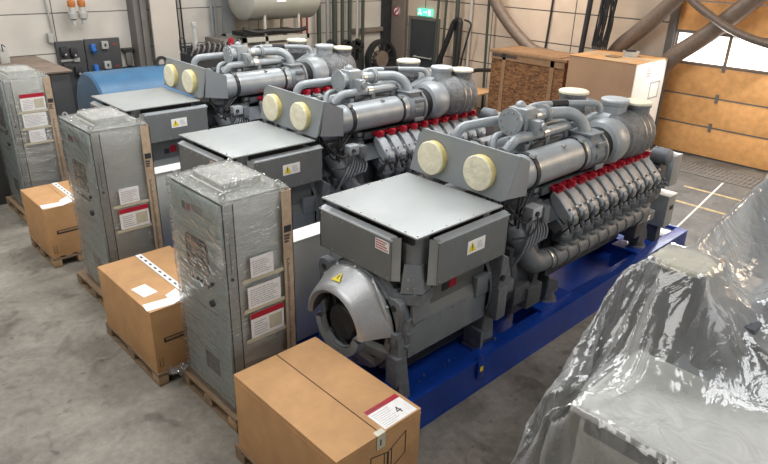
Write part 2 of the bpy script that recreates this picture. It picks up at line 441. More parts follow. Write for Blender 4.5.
# exit door
dr = struct(thing('door_2', 'dark exit door', 'door', (XE, 10.05, 0)))
for k in ('label', 'category'): del dr[k]
b = MB(); b.box(XE-.04, XE-.005, 9.58, 10.62, 0, 2.12, .006); b.build('door_panel', 'door', dr)
b = MB(); b.box(XE-.06, XE, 9.50, 9.58, 0, 2.2); b.box(XE-.06, XE, 10.62, 10.70, 0, 2.2); b.box(XE-.06, XE, 9.58, 10.62, 2.12, 2.2); b.build('door_frame', 'columnd', dr)
b = MB(); b.tube([(XE-.10, 9.7, 1.08), (XE-.10, 10.4, 1.08)], .02); b.box(XE-.10, XE-.04, 9.72, 9.76, 1.05, 1.11); b.box(XE-.10, XE-.04, 10.34, 10.38, 1.05, 1.11); b.build('push_bar', 'plug', dr)
t = thing('exit_sign', 'lit green running-man exit sign above the dark door', 'sign', (XE-.06, 10.05, 2.28))
b = MB(); b.box(XE-.10, XE-.01, 9.78, 10.32, 2.24, 2.44, .01); b.build('sign_body', 'exitg', t)
b = MB(); x = XE-.102   # man, arrow and doorway
b.sphere((x, 10.22, 2.40), .022, 8, (.2,1,1)); b.box(x-.002, x+.002, 10.19, 10.24, 2.32, 2.38)
b.box(x-.002, x+.002, 10.24, 10.28, 2.27, 2.33, R=Matrix.Rotation(.6, 3, 'X')); b.box(x-.002, x+.002, 10.15, 10.19, 2.27, 2.33, R=Matrix.Rotation(-.6, 3, 'X'))
b.box(x-.002, x+.002, 9.99, 10.09, 2.335, 2.355); b.prism([V((x,9.99,2.385)), V((x,9.99,2.305)), V((x,9.94,2.345))], (.002,0,0)); b.box(x-.002, x+.002, 9.80, 9.89, 2.27, 2.42)
b.build('pictogram', 'exitw', t)

# corner column with sign, steel columns on the side wall
t = thing('steel_column', 'brown-grey steel column in the corner carrying the no smoking sign', 'column', (10.85, 11.3, 0))
b = MB(); b.box(10.72, 10.80, 10.78, 11.32, 0, ZC); b.box(10.86, 10.895, 10.78, 11.32, 0, ZC); b.box(10.80, 10.86, 11.0, 11.06, 0, ZC); b.build('flange_beam', 'columnb', t, loc=(10.85,11.3,0))
b = MB(); b.box(10.45, 10.66, 11.25, 11.48, 0, ZC, .01); b.build('side_box', 'dark', t)
t2 = thing('no_smoking_sign', 'round red no smoking sign on the corner column', 'sign', (10.7, 11.08, 2.3))
b = MB(); b.use('white'); b.cyl((10.72,11.08,2.3), (10.708,11.08,2.3), .13, n=28); b.build('disc', None, t2)
b = MB(); b.lathe((10.708,11.08,2.3), (-1,0,0), [(0,.13),(.005,.13),(.005,.10),(0,.10)], 28)
b.box(10.70, 10.707, 11.06, 11.10, 2.19, 2.41, R=Matrix.Rotation(.75, 3, 'X')); b.build('ban_ring', 'red', t2)
b = MB(); b.box(10.703, 10.707, 11.02, 11.14, 2.29, 2.315); b.build('cigarette', 'ink', t2)

t = thing('steel_column', 'pale wide steel column by the blue tank on the left wall', 'column', (3.4, 11.2, 0))
b = MB(); b.box(3.15, 3.75, 11.05, 11.1, 0, ZC); b.box(3.42, 3.46, 11.1, 11.48, 0, ZC); b.build('flange', 'column', t, loc=(3.4,11.2,0))
b = MB(); b.box(2.82, 3.10, 11.15, 11.49, 0, ZC); b.box(2.94, 2.99, 11.08, 11.15, 0, ZC); b.build('dark_channel', 'columnd', t, loc=(3.4,11.2,0))  # dark grey channel beside the pale flange
t = thing('steel_column', 'narrow grey steel column left of the raised tank', 'column', (5.2, 11.3, 0))
b = MB(); b.box(5.0, 5.3, 11.2, 11.25, 0, ZC); b.box(5.13, 5.17, 11.25, 11.48, 0, ZC); b.build('flange', 'pipe', t, loc=(5.2,11.3,0))

# ------------------------------------------------------------------ the generator set
G0 = (2.7, .6, 0)
gen = thing('generator_set', 'nearest of the three grey engine generator sets, its blue base facing the aisle', 'generator', G0, 'gas engine generator sets')

# base frame
b = MB(); b.use('blue')
YB = 1.72
def channel(y0, y1, x0=-.35, x1=5.72):
    b.box(x0, x1, y0, y1, .345, .37, .003); b.box(x0, x1, y0, y1, 0.0, .025)
    yy = y0 if y0 < .5 else y1-.03
    b.box(x0, x1, yy+.004, yy+.026, .02, .35)
channel(0.0, .15); channel(YB-.15, YB)
b.box(-.35, -.32, .15, YB-.15, 0, .37); b.box(5.69, 5.72, .15, YB-.15, 0, .37)
b.box(-.32, 1.38, .15, YB-.15, .29, .315); b.box(4.75, 5.69, .15, YB-.15, .29, .315)
b.box(1.36, 1.38, .15, YB-.15, .06, .30); b.box(4.75, 4.77, .15, YB-.15, .06, .30)
b.box(1.38, 4.75, .15, YB-.15, .05, .07)
b.box(1.38, 1.6, .15, .5, .07, .28); 
for x in (.95, 3.0, 4.9): b.box(x, x+.03, .03, .15, .02, .345)
b.use('steel')
for i in range(4): b.bolts([(.0+.35*i,.2,.315), (.1+.35*i,.24,.315)], (0,0,1), .012, .012)
b.build('base_frame', None, gen)
for x0, x1, y0, y1 in ((2.15,2.75,.10,.46), (4.35,4.85,.10,.46), (2.15,2.75,.80,1.15), (4.35,4.85,.80,1.15)):
    b = MB(); b.use('blue'); b.box(x0, x1, y0, y1, .372, .40, .004); b.box(x0+.03, x1-.03, y0+.06, y1, .07, .372); b.build('mounting_plate', None, gen)
b = MB(); b.use('blue'); b.box(.93, 1.03, -.022, 0.0, .16, .36, .01); b.cyl((.98,-.005,.36),(.98,.03,.36),.05,n=14); b.use('yellow'); b.box(.96, 1.0, -.027, -.022, .25, .30); b.build('earthing_bracket', None, gen)
b = MB(); b.use('steel'); b.box(5.3, 5.66, .17, .5, .316, .33, .004); b.build('end_plate', None, gen)

# alternator
b = MB(); b.use('paint')
b.box(.10, 1.15, .13, 1.05, .72, 1.05, .012)                 # lower body
b.use('skirt'); b.box(.12, 1.13, .17, 1.01, 1.04, 1.80, .008)
b.prism([V((.10,.13,1.05)), V((.10,.17,1.13)), V((.10,.3,1.13)), V((.10,.3,1.05))], (1.05,0,0))
b.prism([V((.10,1.05,1.05)), V((.10,1.01,1.13)), V((.10,.8,1.13)), V((.10,.8,1.05))], (1.05,0,0))
b.use('dark'); b.box(.16, 1.10, .32, .88, .45, .72); b.box(.10, 1.0, .14, 1.02, 1.78, 1.905)
b.use('paint'); b.box(.20, 1.1, .4, .8, .36, .5)
b.use('steel'); b.bolts([(.16+.165*i, .128, .75) for i in range(6)]+[(.16+.165*i, .128, 1.02) for i in range(6)], (0,-1,0), .008, .006)
b.use('paint'); b.box(.10,.30,.09,.13,1.08,1.42,.006); b.box(.96,1.16,.11,.17,1.0,1.2,.006); alt = b.build('alternator_housing', None, gen)
# lid
b = MB(); b.use('lid'); b.box(0, 1.07, 0, 1.15, 1.905, 1.92, .003); b.use('steel'); b.bolts([(.03+.168*i, y, 1.92) for i in range(7) for y in (.025, 1.125)]+[(x, .15+.17*i, 1.92) for i in range(6) for x in (.025, 1.045)], (0,0,1), .008, .007); b.build('terminal_box_lid', None, gen)
# skirts (bent sheet covers)
def skirt_right():
    b = MB(); b.use('skirt'); b.box(.24, 1.16, -.02, -.008, 1.44, 1.815)
    b.use('lid'); b.prism([V((.25,-.02,1.44)), V((.258,-.012,1.44)), V((.198,.048,1.44)), V((.19,.04,1.44))], (0,0,.40)); b.use('skirt'); b.box(1.148, 1.16, -.02, .06, 1.44, 1.83)
    b.use('flangelt'); b.prism([V((.235,-.022,1.812)), V((.235,-.022,1.824)), V((.235,.045,1.842)), V((.235,.045,1.830))], (.93,0,0))
    b.use('skirt'); b.box(.255,1.145,-.008,.17,1.44,1.452)
    b.use('steel'); b.bolts([(.27+.145*i, -.02, z) for i in range(7) for z in (1.465, 1.79)]+[(x, -.02, 1.6) for x in (.262, 1.138)], (0,-1,0), .007, .006); o = b.build('side_cover', None, gen)
    b = MB(); b.use('white'); b.box(.60, .83, -.0235, -.02, 1.60, 1.72)
    b.use('inkg'); strokes(b, (.73,-.0242,1.625), (1,0,0), (0,0,1), .085, .07, 4)
    b.use('yellow'); b.prism([V((.61,-.0245,1.62)), V((.71,-.0245,1.62)), V((.66,-.0245,1.705))], (0,.001,0))
    b.use('ink'); b.box(.655,.665,-.0262,-.0246,1.645,1.685); b.box(.655,.665,-.0262,-.0246,1.628,1.638)
    b.build('warning_label', None, o)
skirt_right()
def skirt_front():
    b = MB(); b.use('skirt'); b.box(-.022, -.01, .25, 1.15, 1.46, 1.815)
    b.use('lid'); b.prism([V((-.02,.26,1.46)), V((-.012,.268,1.46)), V((.048,.208,1.46)), V((.04,.20,1.46))], (0,0,.38)); b.use('skirt'); b.box(-.022, .06, 1.138, 1.15, 1.46, 1.83)
    b.box(-.01, .12, .262, 1.138, 1.46, 1.472)
    b.use('flangelt'); b.prism([V((-.024,.245,1.812)), V((-.024,.245,1.824)), V((.043,.245,1.842)), V((.043,.245,1.830))], (0,.91,0))
    b.use('steel'); b.bolts([(-.022, .28+.14*i, z) for i in range(7) for z in (1.485, 1.79)]+[(.02+.05*i, .25, 1.56+.1*j) for i in range(2) for j in range(3)], (-1,0,0), .007, .006); o = b.build('front_cover', None, gen)
    b = MB(); b.use('white'); b.box(-.0255, -.022, .27, .43, 1.70, 1.795); b.use('logored'); strokes(b, (-.0262,.42,1.705), (0,-1,0), (0,0,1), .14, .085, 4, thick=.55)
    b.build('info_label', None, o)
skirt_front()
# chamfered corner column under the lid
b = MB(); b.use('paint')
b.prism([V((.10,.20,1.60)), V((.12,.15,1.60)), V((.17,.11,1.60)), V((.24,.09,1.60)), V((.24,.24,1.60)), V((.10,.24,1.60))], (0,0,.30))
b.hexa([V((.03,.18,1.36)),V((.15,.05,1.36)),V((.28,.08,1.36)),V((.12,.26,1.36)),V((.07,.19,1.60)),V((.16,.09,1.60)),V((.26,.10,1.60)),V((.12,.24,1.60))])
b.use('cast'); b.hexa([V((-.01,.22,1.26)),V((.14,.04,1.26)),V((.34,.10,1.26)),V((.16,.30,1.26)),V((-.01,.22,1.35)),V((.14,.04,1.35)),V((.34,.10,1.35)),V((.16,.30,1.35))])
b.use('steel'); b.bolts([(.06,.13,1.50),(.10,.10,1.50),(.06,.13,1.42),(.10,.10,1.42)], (-1,-1,0), .010, .012)
b.build('corner_post', None, gen, sharp=20)
# red and black maker plate
b = MB(); b.use('ink'); b.box(.54, .61, .164, .17, 1.20, 1.27); b.use('red'); b.box(.625, .72, .162, .17, 1.205, 1.30); b.build('maker_plate', None, gen)

# non drive end: spider flange, ring, cowl, hub
AX = (.60, 1.00)     # y, z of the shaft
cx = V((0, AX[0], AX[1]))
b = MB(); b.use('cast')
b.lathe((.10, *AX), (-1,0,0), [(0,.50),(.06,.50),(.08,.47),(.08,.40),(.02,.38)], 40)
for k in range(24):
    a = 2*PI*k/24
    d = V((0, math.cos(a), math.sin(a)))
    p = cx+d*.44+V((-.02,0,0)); q = cx+d*.56+V((.08,0,0)); t_ = V((0,-d.z,d.y))*.012
    b.prism([cx+d*.40+V((.0,0,0))-t_, cx+d*.52+V((.04,0,0))-t_, cx+d*.52+V((.10,0,0))-t_, cx+d*.40+V((.10,0,0))-t_], t_*2)
fl = b.build('end_flange', None, gen)
for (y, z, sy) in ((.20,1.20,-1), (1.10,1.24,1)):
    b = MB(); b.use('cast')
    c = V((-.02, y, z))
    b.prism([c+V((0,.02*sy,.12)), c+V((0,-.08*sy,.11)), c+V((0,-.20*sy,-.08)), c+V((0,-.05*sy,-.18)), c+V((0,.05*sy,-.22)), c+V((0,.09*sy,.02)), c+V((0,.07*sy,.09))], (.07,0,0), .01)
    b.use('dark'); b.cyl(c+V((-.006,0,.03)), c+V((.0,0,.03)), .028, n=14); b.use('cast')
    b.box(-.06, .03, *sorted((y-.02*sy, y+.07*sy)), z-.30, z-.18, .01)
    b.build('lifting_lug', None, gen)
for (y0, y1) in ((.10, .20), (1.02, 1.12)):
    b = MB(); b.use('cast'); b.hexa([V((-.03,y0-.03,.315)),V((.10,y0-.03,.315)),V((.10,y1-.02,.315)),V((-.03,y1-.02,.315)),V((-.04,y0+.02,.98)),V((.04,y0+.02,.98)),V((.04,y1+.02,.98)),V((-.04,y1+.02,.98))])
    b.box(-.07,.0,y0-.01,y1+.02,.52,.80,.012); b.use('steel'); b.box(-.08,.14,y0-.07,y1+.02,.316,.335); b.build('end_leg', None, gen)
b = MB(); b.use('silver')
CZ = V((0, .655, .955))
def cowl(b, prof, a0, a1, n=30): b.lathe((.0, CZ.y, CZ.z), (-1,0,0), prof, n, a0=a0, a1=a1, ref=(0,-1,0))
b.use('cast'); cowl(b, [(-.06,.50),(.0,.505),(.02,.50),(.02,.43)], -.9, PI+.9, 40)
b.use('silver'); cowl(b, [(.02,.475),(.04,.485),(.07,.475),(.10,.455),(.25,.375),(.285,.355),(.295,.33),(.27,.30),(.24,.315),(.03,.42)], .06, PI-.02)
for k in range(7):
    a = .1+k*(PI-.2)/6; d = V((0,-math.cos(a),math.sin(a))); b.sphere(CZ+d*.482+V((-.04,0,0)), .018, 8)
b.build('fan_cowl', None, gen, sharp=50)
b = MB(); b.use('pipe')
for k in range(5):
    a = PI+.45+k*(PI-.9)/4; d = V((0,-math.cos(a),math.sin(a))); t_ = V((0,-d.z,d.y))*.075
    b.hexa([CZ+d*.20+V((-.20,0,0))-t_, CZ+d*.45-t_, CZ+d*.45+t_, CZ+d*.20+V((-.20,0,0))+t_, CZ+d*.20+V((-.24,0,0))-t_*.6, CZ+d*.47+V((-.05,0,0))-t_*.6, CZ+d*.47+V((-.05,0,0))+t_*.6, CZ+d*.20+V((-.24,0,0))+t_*.6])
cowl(b, [(.0,.40),(.0,.47),(.05,.46),(.05,.40),(.0,.40)], PI, 2*PI, 30)
cowl(b, [(.18,.22),(.18,.30),(.25,.29),(.25,.22),(.18,.22)], PI+.1, 2*PI-.2, 24)
b.use('silver'); b.tube([CZ+V((-.02,-.20,.44)), CZ+V((-.07,-.30,.42)), CZ+V((-.08,-.42,.25)), CZ+V((-.04,-.46,.08))], .014)
b.build('lower_spider', None, gen)
b = MB(); b.use('dark'); b.lathe((.02, CZ.y, CZ.z), (-1,0,0), [(0,.42),(.02,.40),(.06,.22),(.12,.17),(.20,.165),(.215,.15),(.215,.0)], 28)
for k in range(6):
    a = PI/6+2*PI*k/6; d = V((0, math.cos(a), math.sin(a))); t_ = V((0,-d.z,d.y))*.02
    b.use('castd'); b.prism([CZ+d*.16+V((-.06,0,0))-t_, CZ+d*.36+V((-.0,0,0))-t_, CZ+d*.36+V((-.04,0,0))-t_, CZ+d*.16+V((-.14,0,0))-t_], t_*2)
b.build('shaft_hub', None, gen)
b = MB(); b.use('yellow')
a = 1.45; d = V((0, math.cos(a), math.sin(a))); n_ = (d*.87 + V((-.49,0,0))).normalized(); u_ = V((0,-d.z,d.y)).normalized(); w_ = n_.cross(u_).normalized()
if w_.z < 0: w_ = -w_
c = V((-.175, 0, 0))+CZ+d*.415+n_*.008
b.prism([c-u_*.055-w_*.045, c+u_*.055-w_*.045, c+w_*.05], n_*.002)
b.use('ink'); b.prism([c-u_*.006-w_*.02+n_*.0025, c+u_*.006-w_*.02+n_*.0025, c+u_*.006+w_*.02+n_*.0025, c-u_*.006+w_*.02+n_*.0025], n_*.001)
b.build('hazard_triangle', None, gen)

# drive end bracket and feet
b = MB(); b.use('cast')
b.lathe((1.13, *AX), (1,0,0), [(0,.52),(.05,.52),(.07,.47),(.25,.44),(.27,.52),(.34,.52)], 32)
for k in range(16):
    a = 2*PI*k/16; d = V((0, math.cos(a), math.sin(a))); c = V((1.2, *AX)); t_ = V((0,-d.z,d.y))*.015
    b.prism([c+d*.44-t_, c+d*.53-t_, c+d*.53+V((.22,0,0))-t_, c+d*.44+V((.22,0,0))-t_], t_*2)
b.build('drive_end_bracket', None, gen)
b = MB(); b.use('cast')
b.box(1.16, 1.30, .0, .12, .72, 1.06, .012); b.prism([V((1.16,.02,1.06)), V((1.32,.02,1.06)), V((1.30,.02,1.34)), V((1.20,.02,1.40))], (0,.16,0), .01)
b.box(1.30, 1.42, .02, .10, .95, 1.08, .01); b.use('dark'); b.cyl((1.21,.02,1.16),(1.21,.0,1.16),.03,n=14)
b.build('support_arm', None, gen)
for y in (.14, .92):
    b = MB(); b.use('cast'); b.prism([V((1.14,y,.40)), V((1.36,y,.40)), V((1.31,y,.74)), V((1.18,y,.74))], (0,.15,0), .012)
    b.box(1.12, 1.16, y-.02, y+.19, .36, .55); b.use('steel'); b.box(1.10, 1.40, y-.04, y+.2, .316, .35, .006)
    b.bolts([(1.13, y-.01, .35), (1.37, y-.01, .35)], (0,0,1), .018, .03); b.build('generator_foot', None, gen)
# flywheel housing
b = MB(); b.use('castd'); b.lathe((1.46, *AX), (1,0,0), [(0,.53),(.06,.55),(.10,.50),(.36,.47),(.38,.54),(.46,.54)], 32)
b.box(1.60, 1.9, .12, 1.08, .55, 1.5, .02); b.box(1.5, 1.75, .05, .2, .72, .92, .01); b.box(1.7, 1.95, .02, .2, .62, .86, .02)
b.build('flywheel_housing', None, gen)

# crankcase and sump
b = MB(); b.use('castd')
b.box(1.88, 4.3, .24, .96, .88, 1.42, .02); b.prism([V((1.88,.24,1.40)), V((1.88,.05,1.50)), V((1.88,.20,1.66)), V((1.88,.40,1.58)), V((1.88,.80,1.58)), V((1.88,1.0,1.66)), V((1.88,1.15,1.50)), V((1.88,.96,1.40))], (2.4,0,0))
b.box(1.92, 4.25, .34, .86, .56, .95, .03)
for i in range(11): b.box(1.97+.22*i, 2.0+.22*i, .215, .24, .96, 1.40)
b.build('crankcase', None, gen)
for i in range(9):
    b = MB(); b.use('dark'); b.cyl((2.19+.22*i,.34,.74),(2.19+.22*i,.328,.74),.07,n=18); b.build('inspection_cover', None, gen)
# beam along the inner side of the heads
for s in (1, -1):
    f = lambda y: .6+s*(y-.6)
    b = MB(); b.use('paint'); b.box(1.93, 4.18, min(f(.24),f(.34)), max(f(.24),f(.34)), 1.70, 1.80, .006); b.use('ink'); b.box(1.93,4.18,min(f(.225),f(.24)), max(f(.225),f(.24)),1.74,1.76); b.build('wiring_duct', None, gen)

# cylinder heads, ten each bank
def make_head(s):
    f = lambda x, y, z: V((2.12+x, .6+s*(y-.035-.6), z-.04))
    b = MB(); b.use('headgrey')
    P = lambda x: [f(x,.235,1.735), f(x,.20,1.79), f(x,.11,1.745), f(x,-.035,1.60), f(x,-.045,1.545), f(x,.03,1.49), f(x,.18,1.60)]
    b.prism(P(.022), V((.138,0,0)), .012)
    b.use('cast'); b.prism([f(.0,.22,1.62), f(.0,.02,1.47), f(.0,.10,1.36), f(.0,.30,1.50)], V((.19,0,0)), .006)
    b.use('silver'); b.cyl(f(.04,.0,1.645), f(.04,-.02,1.665), .013, n=8); b.cyl(f(.145,.0,1.645), f(.145,-.02,1.665), .013, n=8)
    b.use('paint'); b.prism([f(.05,-.045,1.60), f(.05,-.07,1.56), f(.05,-.06,1.50), f(.05,.0,1.52)], V((.08,0,0)), .006)
    h = b.build('cylinder_head', None, gen)
    b = MB(); b.use('red'); b.box(*sorted((f(.04,0,0).x, f(.15,0,0).x)), *sorted((f(0,.15,0).y, f(0,.245,0).y)), 1.735, 1.80, .008)
    b.box(f(.045,0,0).x, f(.085,0,0).x, *sorted((f(0,.10,0).y, f(0,.17,0).y)), 1.775, 1.825, .01); b.cyl(f(.12,.18,1.79), f(.12,.18,1.845), .026, n=10); b.box(f(0,0,0).x, f(.19,0,0).x, *sorted((f(0,.19,0).y, f(0,.22,0).y)), 1.77, 1.80)
    b.use('black'); b.cyl(f(.10,.23,1.80), f(.10,.30,1.80), .014, n=8); b.build('ignition_coil', None, h)
    b = MB(); b.use('cast')
    b.tube([f(.095,.10,1.45), f(.095,.03,1.38), f(.095,.06,1.22), f(.095,.06,1.14)], .045, 12)
    b.cyl(f(.095,.035,1.36), f(.095,.038,1.33), .075, n=14); b.use('silver'); b.cyl(f(.095,.055,1.235), f(.095,.057,1.21), .068, n=14)
    b.use('castd'); b.box(*sorted((f(.015,0,0).x, f(.055,0,0).x)), *sorted((f(0,.03,0).y, f(0,.14,0).y)), 1.24, 1.46, .008)
    b.use('cast'); b.sphere(f(.17,.02,1.41), .028, 10); b.tube([f(.17,.02,1.41), f(.185,-.0,1.33), f(.19,.10,1.25)], .014, 8)
    b.build('exhaust_port', None, h)
    b = MB(); b.use('black'); b.tube([f(.0,-.02,1.56), f(.0,-.05,1.48), f(.01,.10,1.32)], .007, 6)
    b.use('steel'); b.tube([f(.19,.10,1.70), f(.20,-.01,1.58), f(.20,.02,1.42), f(.20,.14,1.30)], .006, 6); b.build('injector_line', None, h)
    return h
PITCH = .206
for s in (1, -1):
    h0 = make_head(s)
    for i in range(1, 10):
        c = dup_part(h0, gen); c.location = h0.location+V((PITCH*i, 0, 0))
# exhaust manifold with elbow each side
for s in (1, -1):
    f = lambda x, y, z: V((x, .6+s*(y-.6), z))
    b = MB(); b.use('cast')
    b.tube([f(1.50,.26,1.62), f(1.56,.14,1.42), f(1.74,.06,1.10), f(2.02,.06,1.09)], .105, 18, round_=.5, seg=8)
    b.cyl(f(2.0,.055,1.07), f(4.12,.055,1.07), .104, n=18)
    b.use('castd'); 
    for i in range(10):
        x = 2.06+PITCH*i
        b.use('cast'); b.cyl(f(x,.055,1.07), f(x+.014,.055,1.07), .115, n=18); b.cyl(f(x+.02,.055,1.07), f(x+.034,.055,1.07), .115, n=18)
    b.use('steel'); b.cyl(f(1.97,.06,1.09), f(1.985,.06,1.09), .118, n=20)
    b.build('exhaust_manifold', None, gen)
# hoses and small fittings at the flywheel end
b = MB(); b.use('black')
rr = random.Random(3)
for i in range(9):
    y = .08+.10*i if i < 5 else .15
    b.tube([(1.25+.06*i, y, 1.85), (1.45, y-.06+rr.uniform(-.05,.05), 1.6+rr.uniform(-.1,.1)), (1.7, y+rr.uniform(-.08,.08), 1.66+rr.uniform(-.12,.1)), (1.95, .12+.05*i, 1.5)], .010, 7)
b.use('cast')
for i in range(7):
    b.tube([(1.4+.07*i, .04+.02*i, 1.2+.06*i), (1.45+.06*i, -.02, 1.35), (1.6+.05*i, .02, 1.5), (1.75, .1, 1.62)], .012, 7)
b.build('cable_loom', None, gen)
b = MB(); b.use('flangelt'); b.box(1.60, 1.76, .02, .14, 1.62, 1.74, .01); b.use('cast'); b.box(1.76, 1.86, .0, .16, 1.56, 1.72, .012); b.box(1.58,1.70,.06,.2,1.44,1.62,.01)
b.use('dark'); b.cyl((1.66,.02,1.68),(1.66,.0,1.68),.025,n=12); b.tube([(1.66,.01,1.68),(1.6,-.05,1.6),(1.5,-.03,1.5),(1.35,.05,1.5)],.010,8); b.build('sensor_box', None, gen)
b = MB(); b.use('castd')
for i in range(10):
    x = 1.42+.055*i; y = .10+.08*((i*3)%5); z = 1.25+.06*((i*7)%6); b.box(x, x+.08, y, y+.12, z, z+.10, .01)
b.box(1.3, 1.9, .3, .95, 1.45, 1.62, .03); b.build('valve_block', None, gen)

# engine mounts
for (x, y) in ((2.42, .16), (4.58, .16), (2.42, .86), (4.58, .86)):
    b = MB(); b.use('castd'); b.prism([V((x-.14,y,.47)), V((x+.14,y,.47)), V((x+.10,y,.62)), V((x-.10,y,.72))], (0,.20,0), .01)
    b.cyl((x,y+.07,.42), (x,y+.07,.50), .10, .075, n=18); b.use('steel'); b.cyl((x,y+.07,.402), (x,y+.07,.42), .12, n=20); b.cyl((x,y+.07,.5), (x,y+.07,.58), .02, n=8)
    b.use('castd'); b.box(x-.03,x+.03,y+.1,y+.4,.6,.78,.01); b.build('engine_mount', None, gen)

# air intake box with two capped openings
b = MB(); b.use('intakep')
xf = 1.12
front = [V((xf+.02,-.075,2.355)), V((xf+.02,1.02,2.37)), V((xf+.02,1.09,2.31)), V((xf-.02,1.15,1.95)), V((xf-.02,.05,1.93)), V((xf-.02,.0,1.96))]
b.prism(front, (.025,0,0))
m0 = [V((xf+.045,-.07,2.352)), V((xf+.045,1.05,2.352)), V((xf+.045,1.10,1.95)), V((xf+.045,.03,1.94))]
m1 = [V((1.57,.10,2.19)), V((1.57,1.04,2.19)), V((1.57,1.04,1.86)), V((1.57,.10,1.86))]
b.hexa([m0[3], m1[3], m1[2], m0[2], m0[0], m1[0], m1[1], m0[1]])
ib = b.build('air_intake_box', None, gen)
for y in (.30, .86):
    b = MB(); b.use('creamside'); b.lathe((xf-.003,y,2.135), (-1,0,.0), [(-.01,.158),(.055,.160)], 30); b.use('cream'); b.lathe((xf-.003,y,2.135), (-1,0,0), [(.055,.160),(.066,.152),(.07,.12),(.07,0)], 30); b.build('intake_cap', None, ib)
# charge air cylinders
for y in (.30, .88):
    b = MB(); b.use('pipe'); b.lathe((1.55,y,2.0), (1,0,0), [(0,.15),(.03,.176),(1.22,.176)], 32)
    o = b.build('charge_air_pipe', None, gen)
    for x, wd in ((1.75, .055), (2.62, .03)):
        b = MB(); b.use('dark'); b.lathe((x,y,2.0), (1,0,0), [(0,.17),(.0,.188),(wd,.188),(wd,.17)], 30); b.use('steel'); b.lathe((x+wd,y,2.0), (1,0,0), [(0,.17),(.0,.185),(.01,.185),(.01,.17)], 30); b.box(x, x+.04, y-.12, y-.06, 2.16, 2.19); b.build('pipe_clamp', None, o)
    b = MB(); b.use('steel'); b.box(2.30, 2.34, y-.10, y-.06, 2.155, 2.185, .004); b.build('vent_plug', None, o)
# cooler housing with bolted flange
for y in (.30, .88):
    b = MB(); b.use('paint'); b.lathe((2.74,y,2.0), (1,0,0), [(0,.18),(.02,.195),(.24,.20),(.25,.225),(.28,.225),(.30,.18)], 28)
    b.box(2.77, 2.97, y-.12, y+.12, 2.0, 2.215, .02); b.box(2.75, 3.0, y-.14, y+.14, 2.20, 2.222, .006)
    for a in (-.5, -.1, .3): b.box(2.80, 2.96, y-.215, y-.19, 2.0+a*.3, 2.05+a*.3, .008)
    b.build('cooler_housing', None, gen)
# turbochargers
for k, y in enumerate((.30, .90)):
    dz = .0
    b = MB(); b.use('mesh'); b.lathe((3.03,y,2.02), (1,0,0), [(0,.17),(.02,.19),(.15,.20)], 28); tb = b.build('intake_silencer', None, gen)
    b = MB(); b.use('pipe'); b.lathe((3.14,y,2.03), (1,0,0), [(0,.18),(.02,.235),(.05,.25),(.12,.265),(.20,.265),(.24,.245),(.30,.24),(.34,.18)], 36)
    b.tube([(3.36,y+.0,2.26),(3.34,y+.16,2.27),(3.2,y+.28,2.15)], .07, 14); b.build('compressor_casing', None, gen)
    b = MB(); b.use('lag'); b.lathe((3.46,y,2.04), (1,0,0), [(0,.21),(.03,.25),(.10,.265),(.14,.28),(.22,.275),(.25,.29),(.29,.275),(.33,.292),(.40,.28),(.45,.293),(.51,.285),(.56,.26),(.61,.18),(.62,.1)], 40)
    b.use('steel'); b.lathe((3.73,y,2.04), (1,0,0), [(0,.276),(0,.289),(.012,.289),(.012,.276)], 36); b.lathe((3.84,y,2.04), (1,0,0), [(0,.279),(0,.289),(.012,.289),(.012,.279)], 36)
    b.build('exhaust_casing', None, gen)
# capped outlets on top
def outlet(x, y, zt, r, mt, cap):
    b = MB(); b.use(mt); b.lathe((x,y,zt-.30), (0,0,1), [(0,r*.9),(.08,r*.95),(.10,r*1.02),(.14,r*.96),(.245,r*.96),(.25,r*1.04),(.28,r*1.04)], 26); o = b.build('exhaust_outlet', None, gen)
    b = MB(); b.use(cap); b.lathe((x,y,zt-.02), (0,0,1), [(0,r*1.02),(0,r*1.08),(.02,r*1.08),(.03,r),(.032,0)], 26); b.build('outlet_cap', None, o)
outlet(3.32, .76, 2.51, .155, 'lag', 'dustcap')
outlet(3.62, .40, 2.44, .145, 'pipe', 'flangelt')
outlet(3.90, .27, 2.40, .155, 'lag', 'dustcap')
# gas mixing valve and top pipework
b = MB(); b.use('pipe')
b.cyl((1.78,.60,2.40), (1.80,.60,2.40), .135, n=28); b.cyl((1.80,.60,2.40), (1.92,.60,2.40), .085, n=20)
b.box(1.90, 2.10, .50, .72, 2.30, 2.52, .02); b.box(1.96, 2.06, .38, .52, 2.28, 2.42, .012); b.sphere((2.0,.64,2.52), .055, 14); b.cyl((2.08,.60,2.40), (2.11,.60,2.40), .12, n=24)
b.cyl((2.02,.38,2.36), (2.02,.35,2.36), .04, n=14)
b.use('steel'); b.bolts([(1.778,.60+.10*math.cos(a),2.40+.10*math.sin(a)) for a in [2*PI*i/10 for i in range(10)]], (-1,0,0), .010, .01)
for v in b.bm.verts: v.co.x += .12
mv = b.build('gas_mixing_valve', None, gen)
b = MB(); b.use('pipe')
b.tube([(2.2,.60,2.40),(2.55,.58,2.40),(2.78,.46,2.40),(2.86,.36,2.32),(2.88,.31,2.20)], .062, 16, seg=7)
b.use('steel'); b.cyl((2.30,.597,2.40),(2.35,.595,2.40),.067,n=18); b.use('pipe'); b.cyl((2.46,.59,2.40),(2.48,.59,2.40),.095,n=20); b.cyl((2.49,.59,2.40),(2.51,.59,2.40),.095,n=20)
b.build('gas_pipe', None, gen)
b = MB(); b.use('pipe')
b.tube([(1.62,.90,2.05),(1.50,.95,2.22),(1.55,.92,2.34),(1.80,.85,2.36),(2.1,.80,2.36)], .048, 14, seg=6)
b.tube([(1.78,.52,2.15),(1.85,.48,2.26),(2.2,.46,2.26),(2.75,.46,2.26)], .05, 14, seg=6)
b.tube([(1.75,.66,2.12),(1.80,.70,2.25),(2.3,.68,2.27),(3.0,.68,2.24)], .035, 12, seg=6)
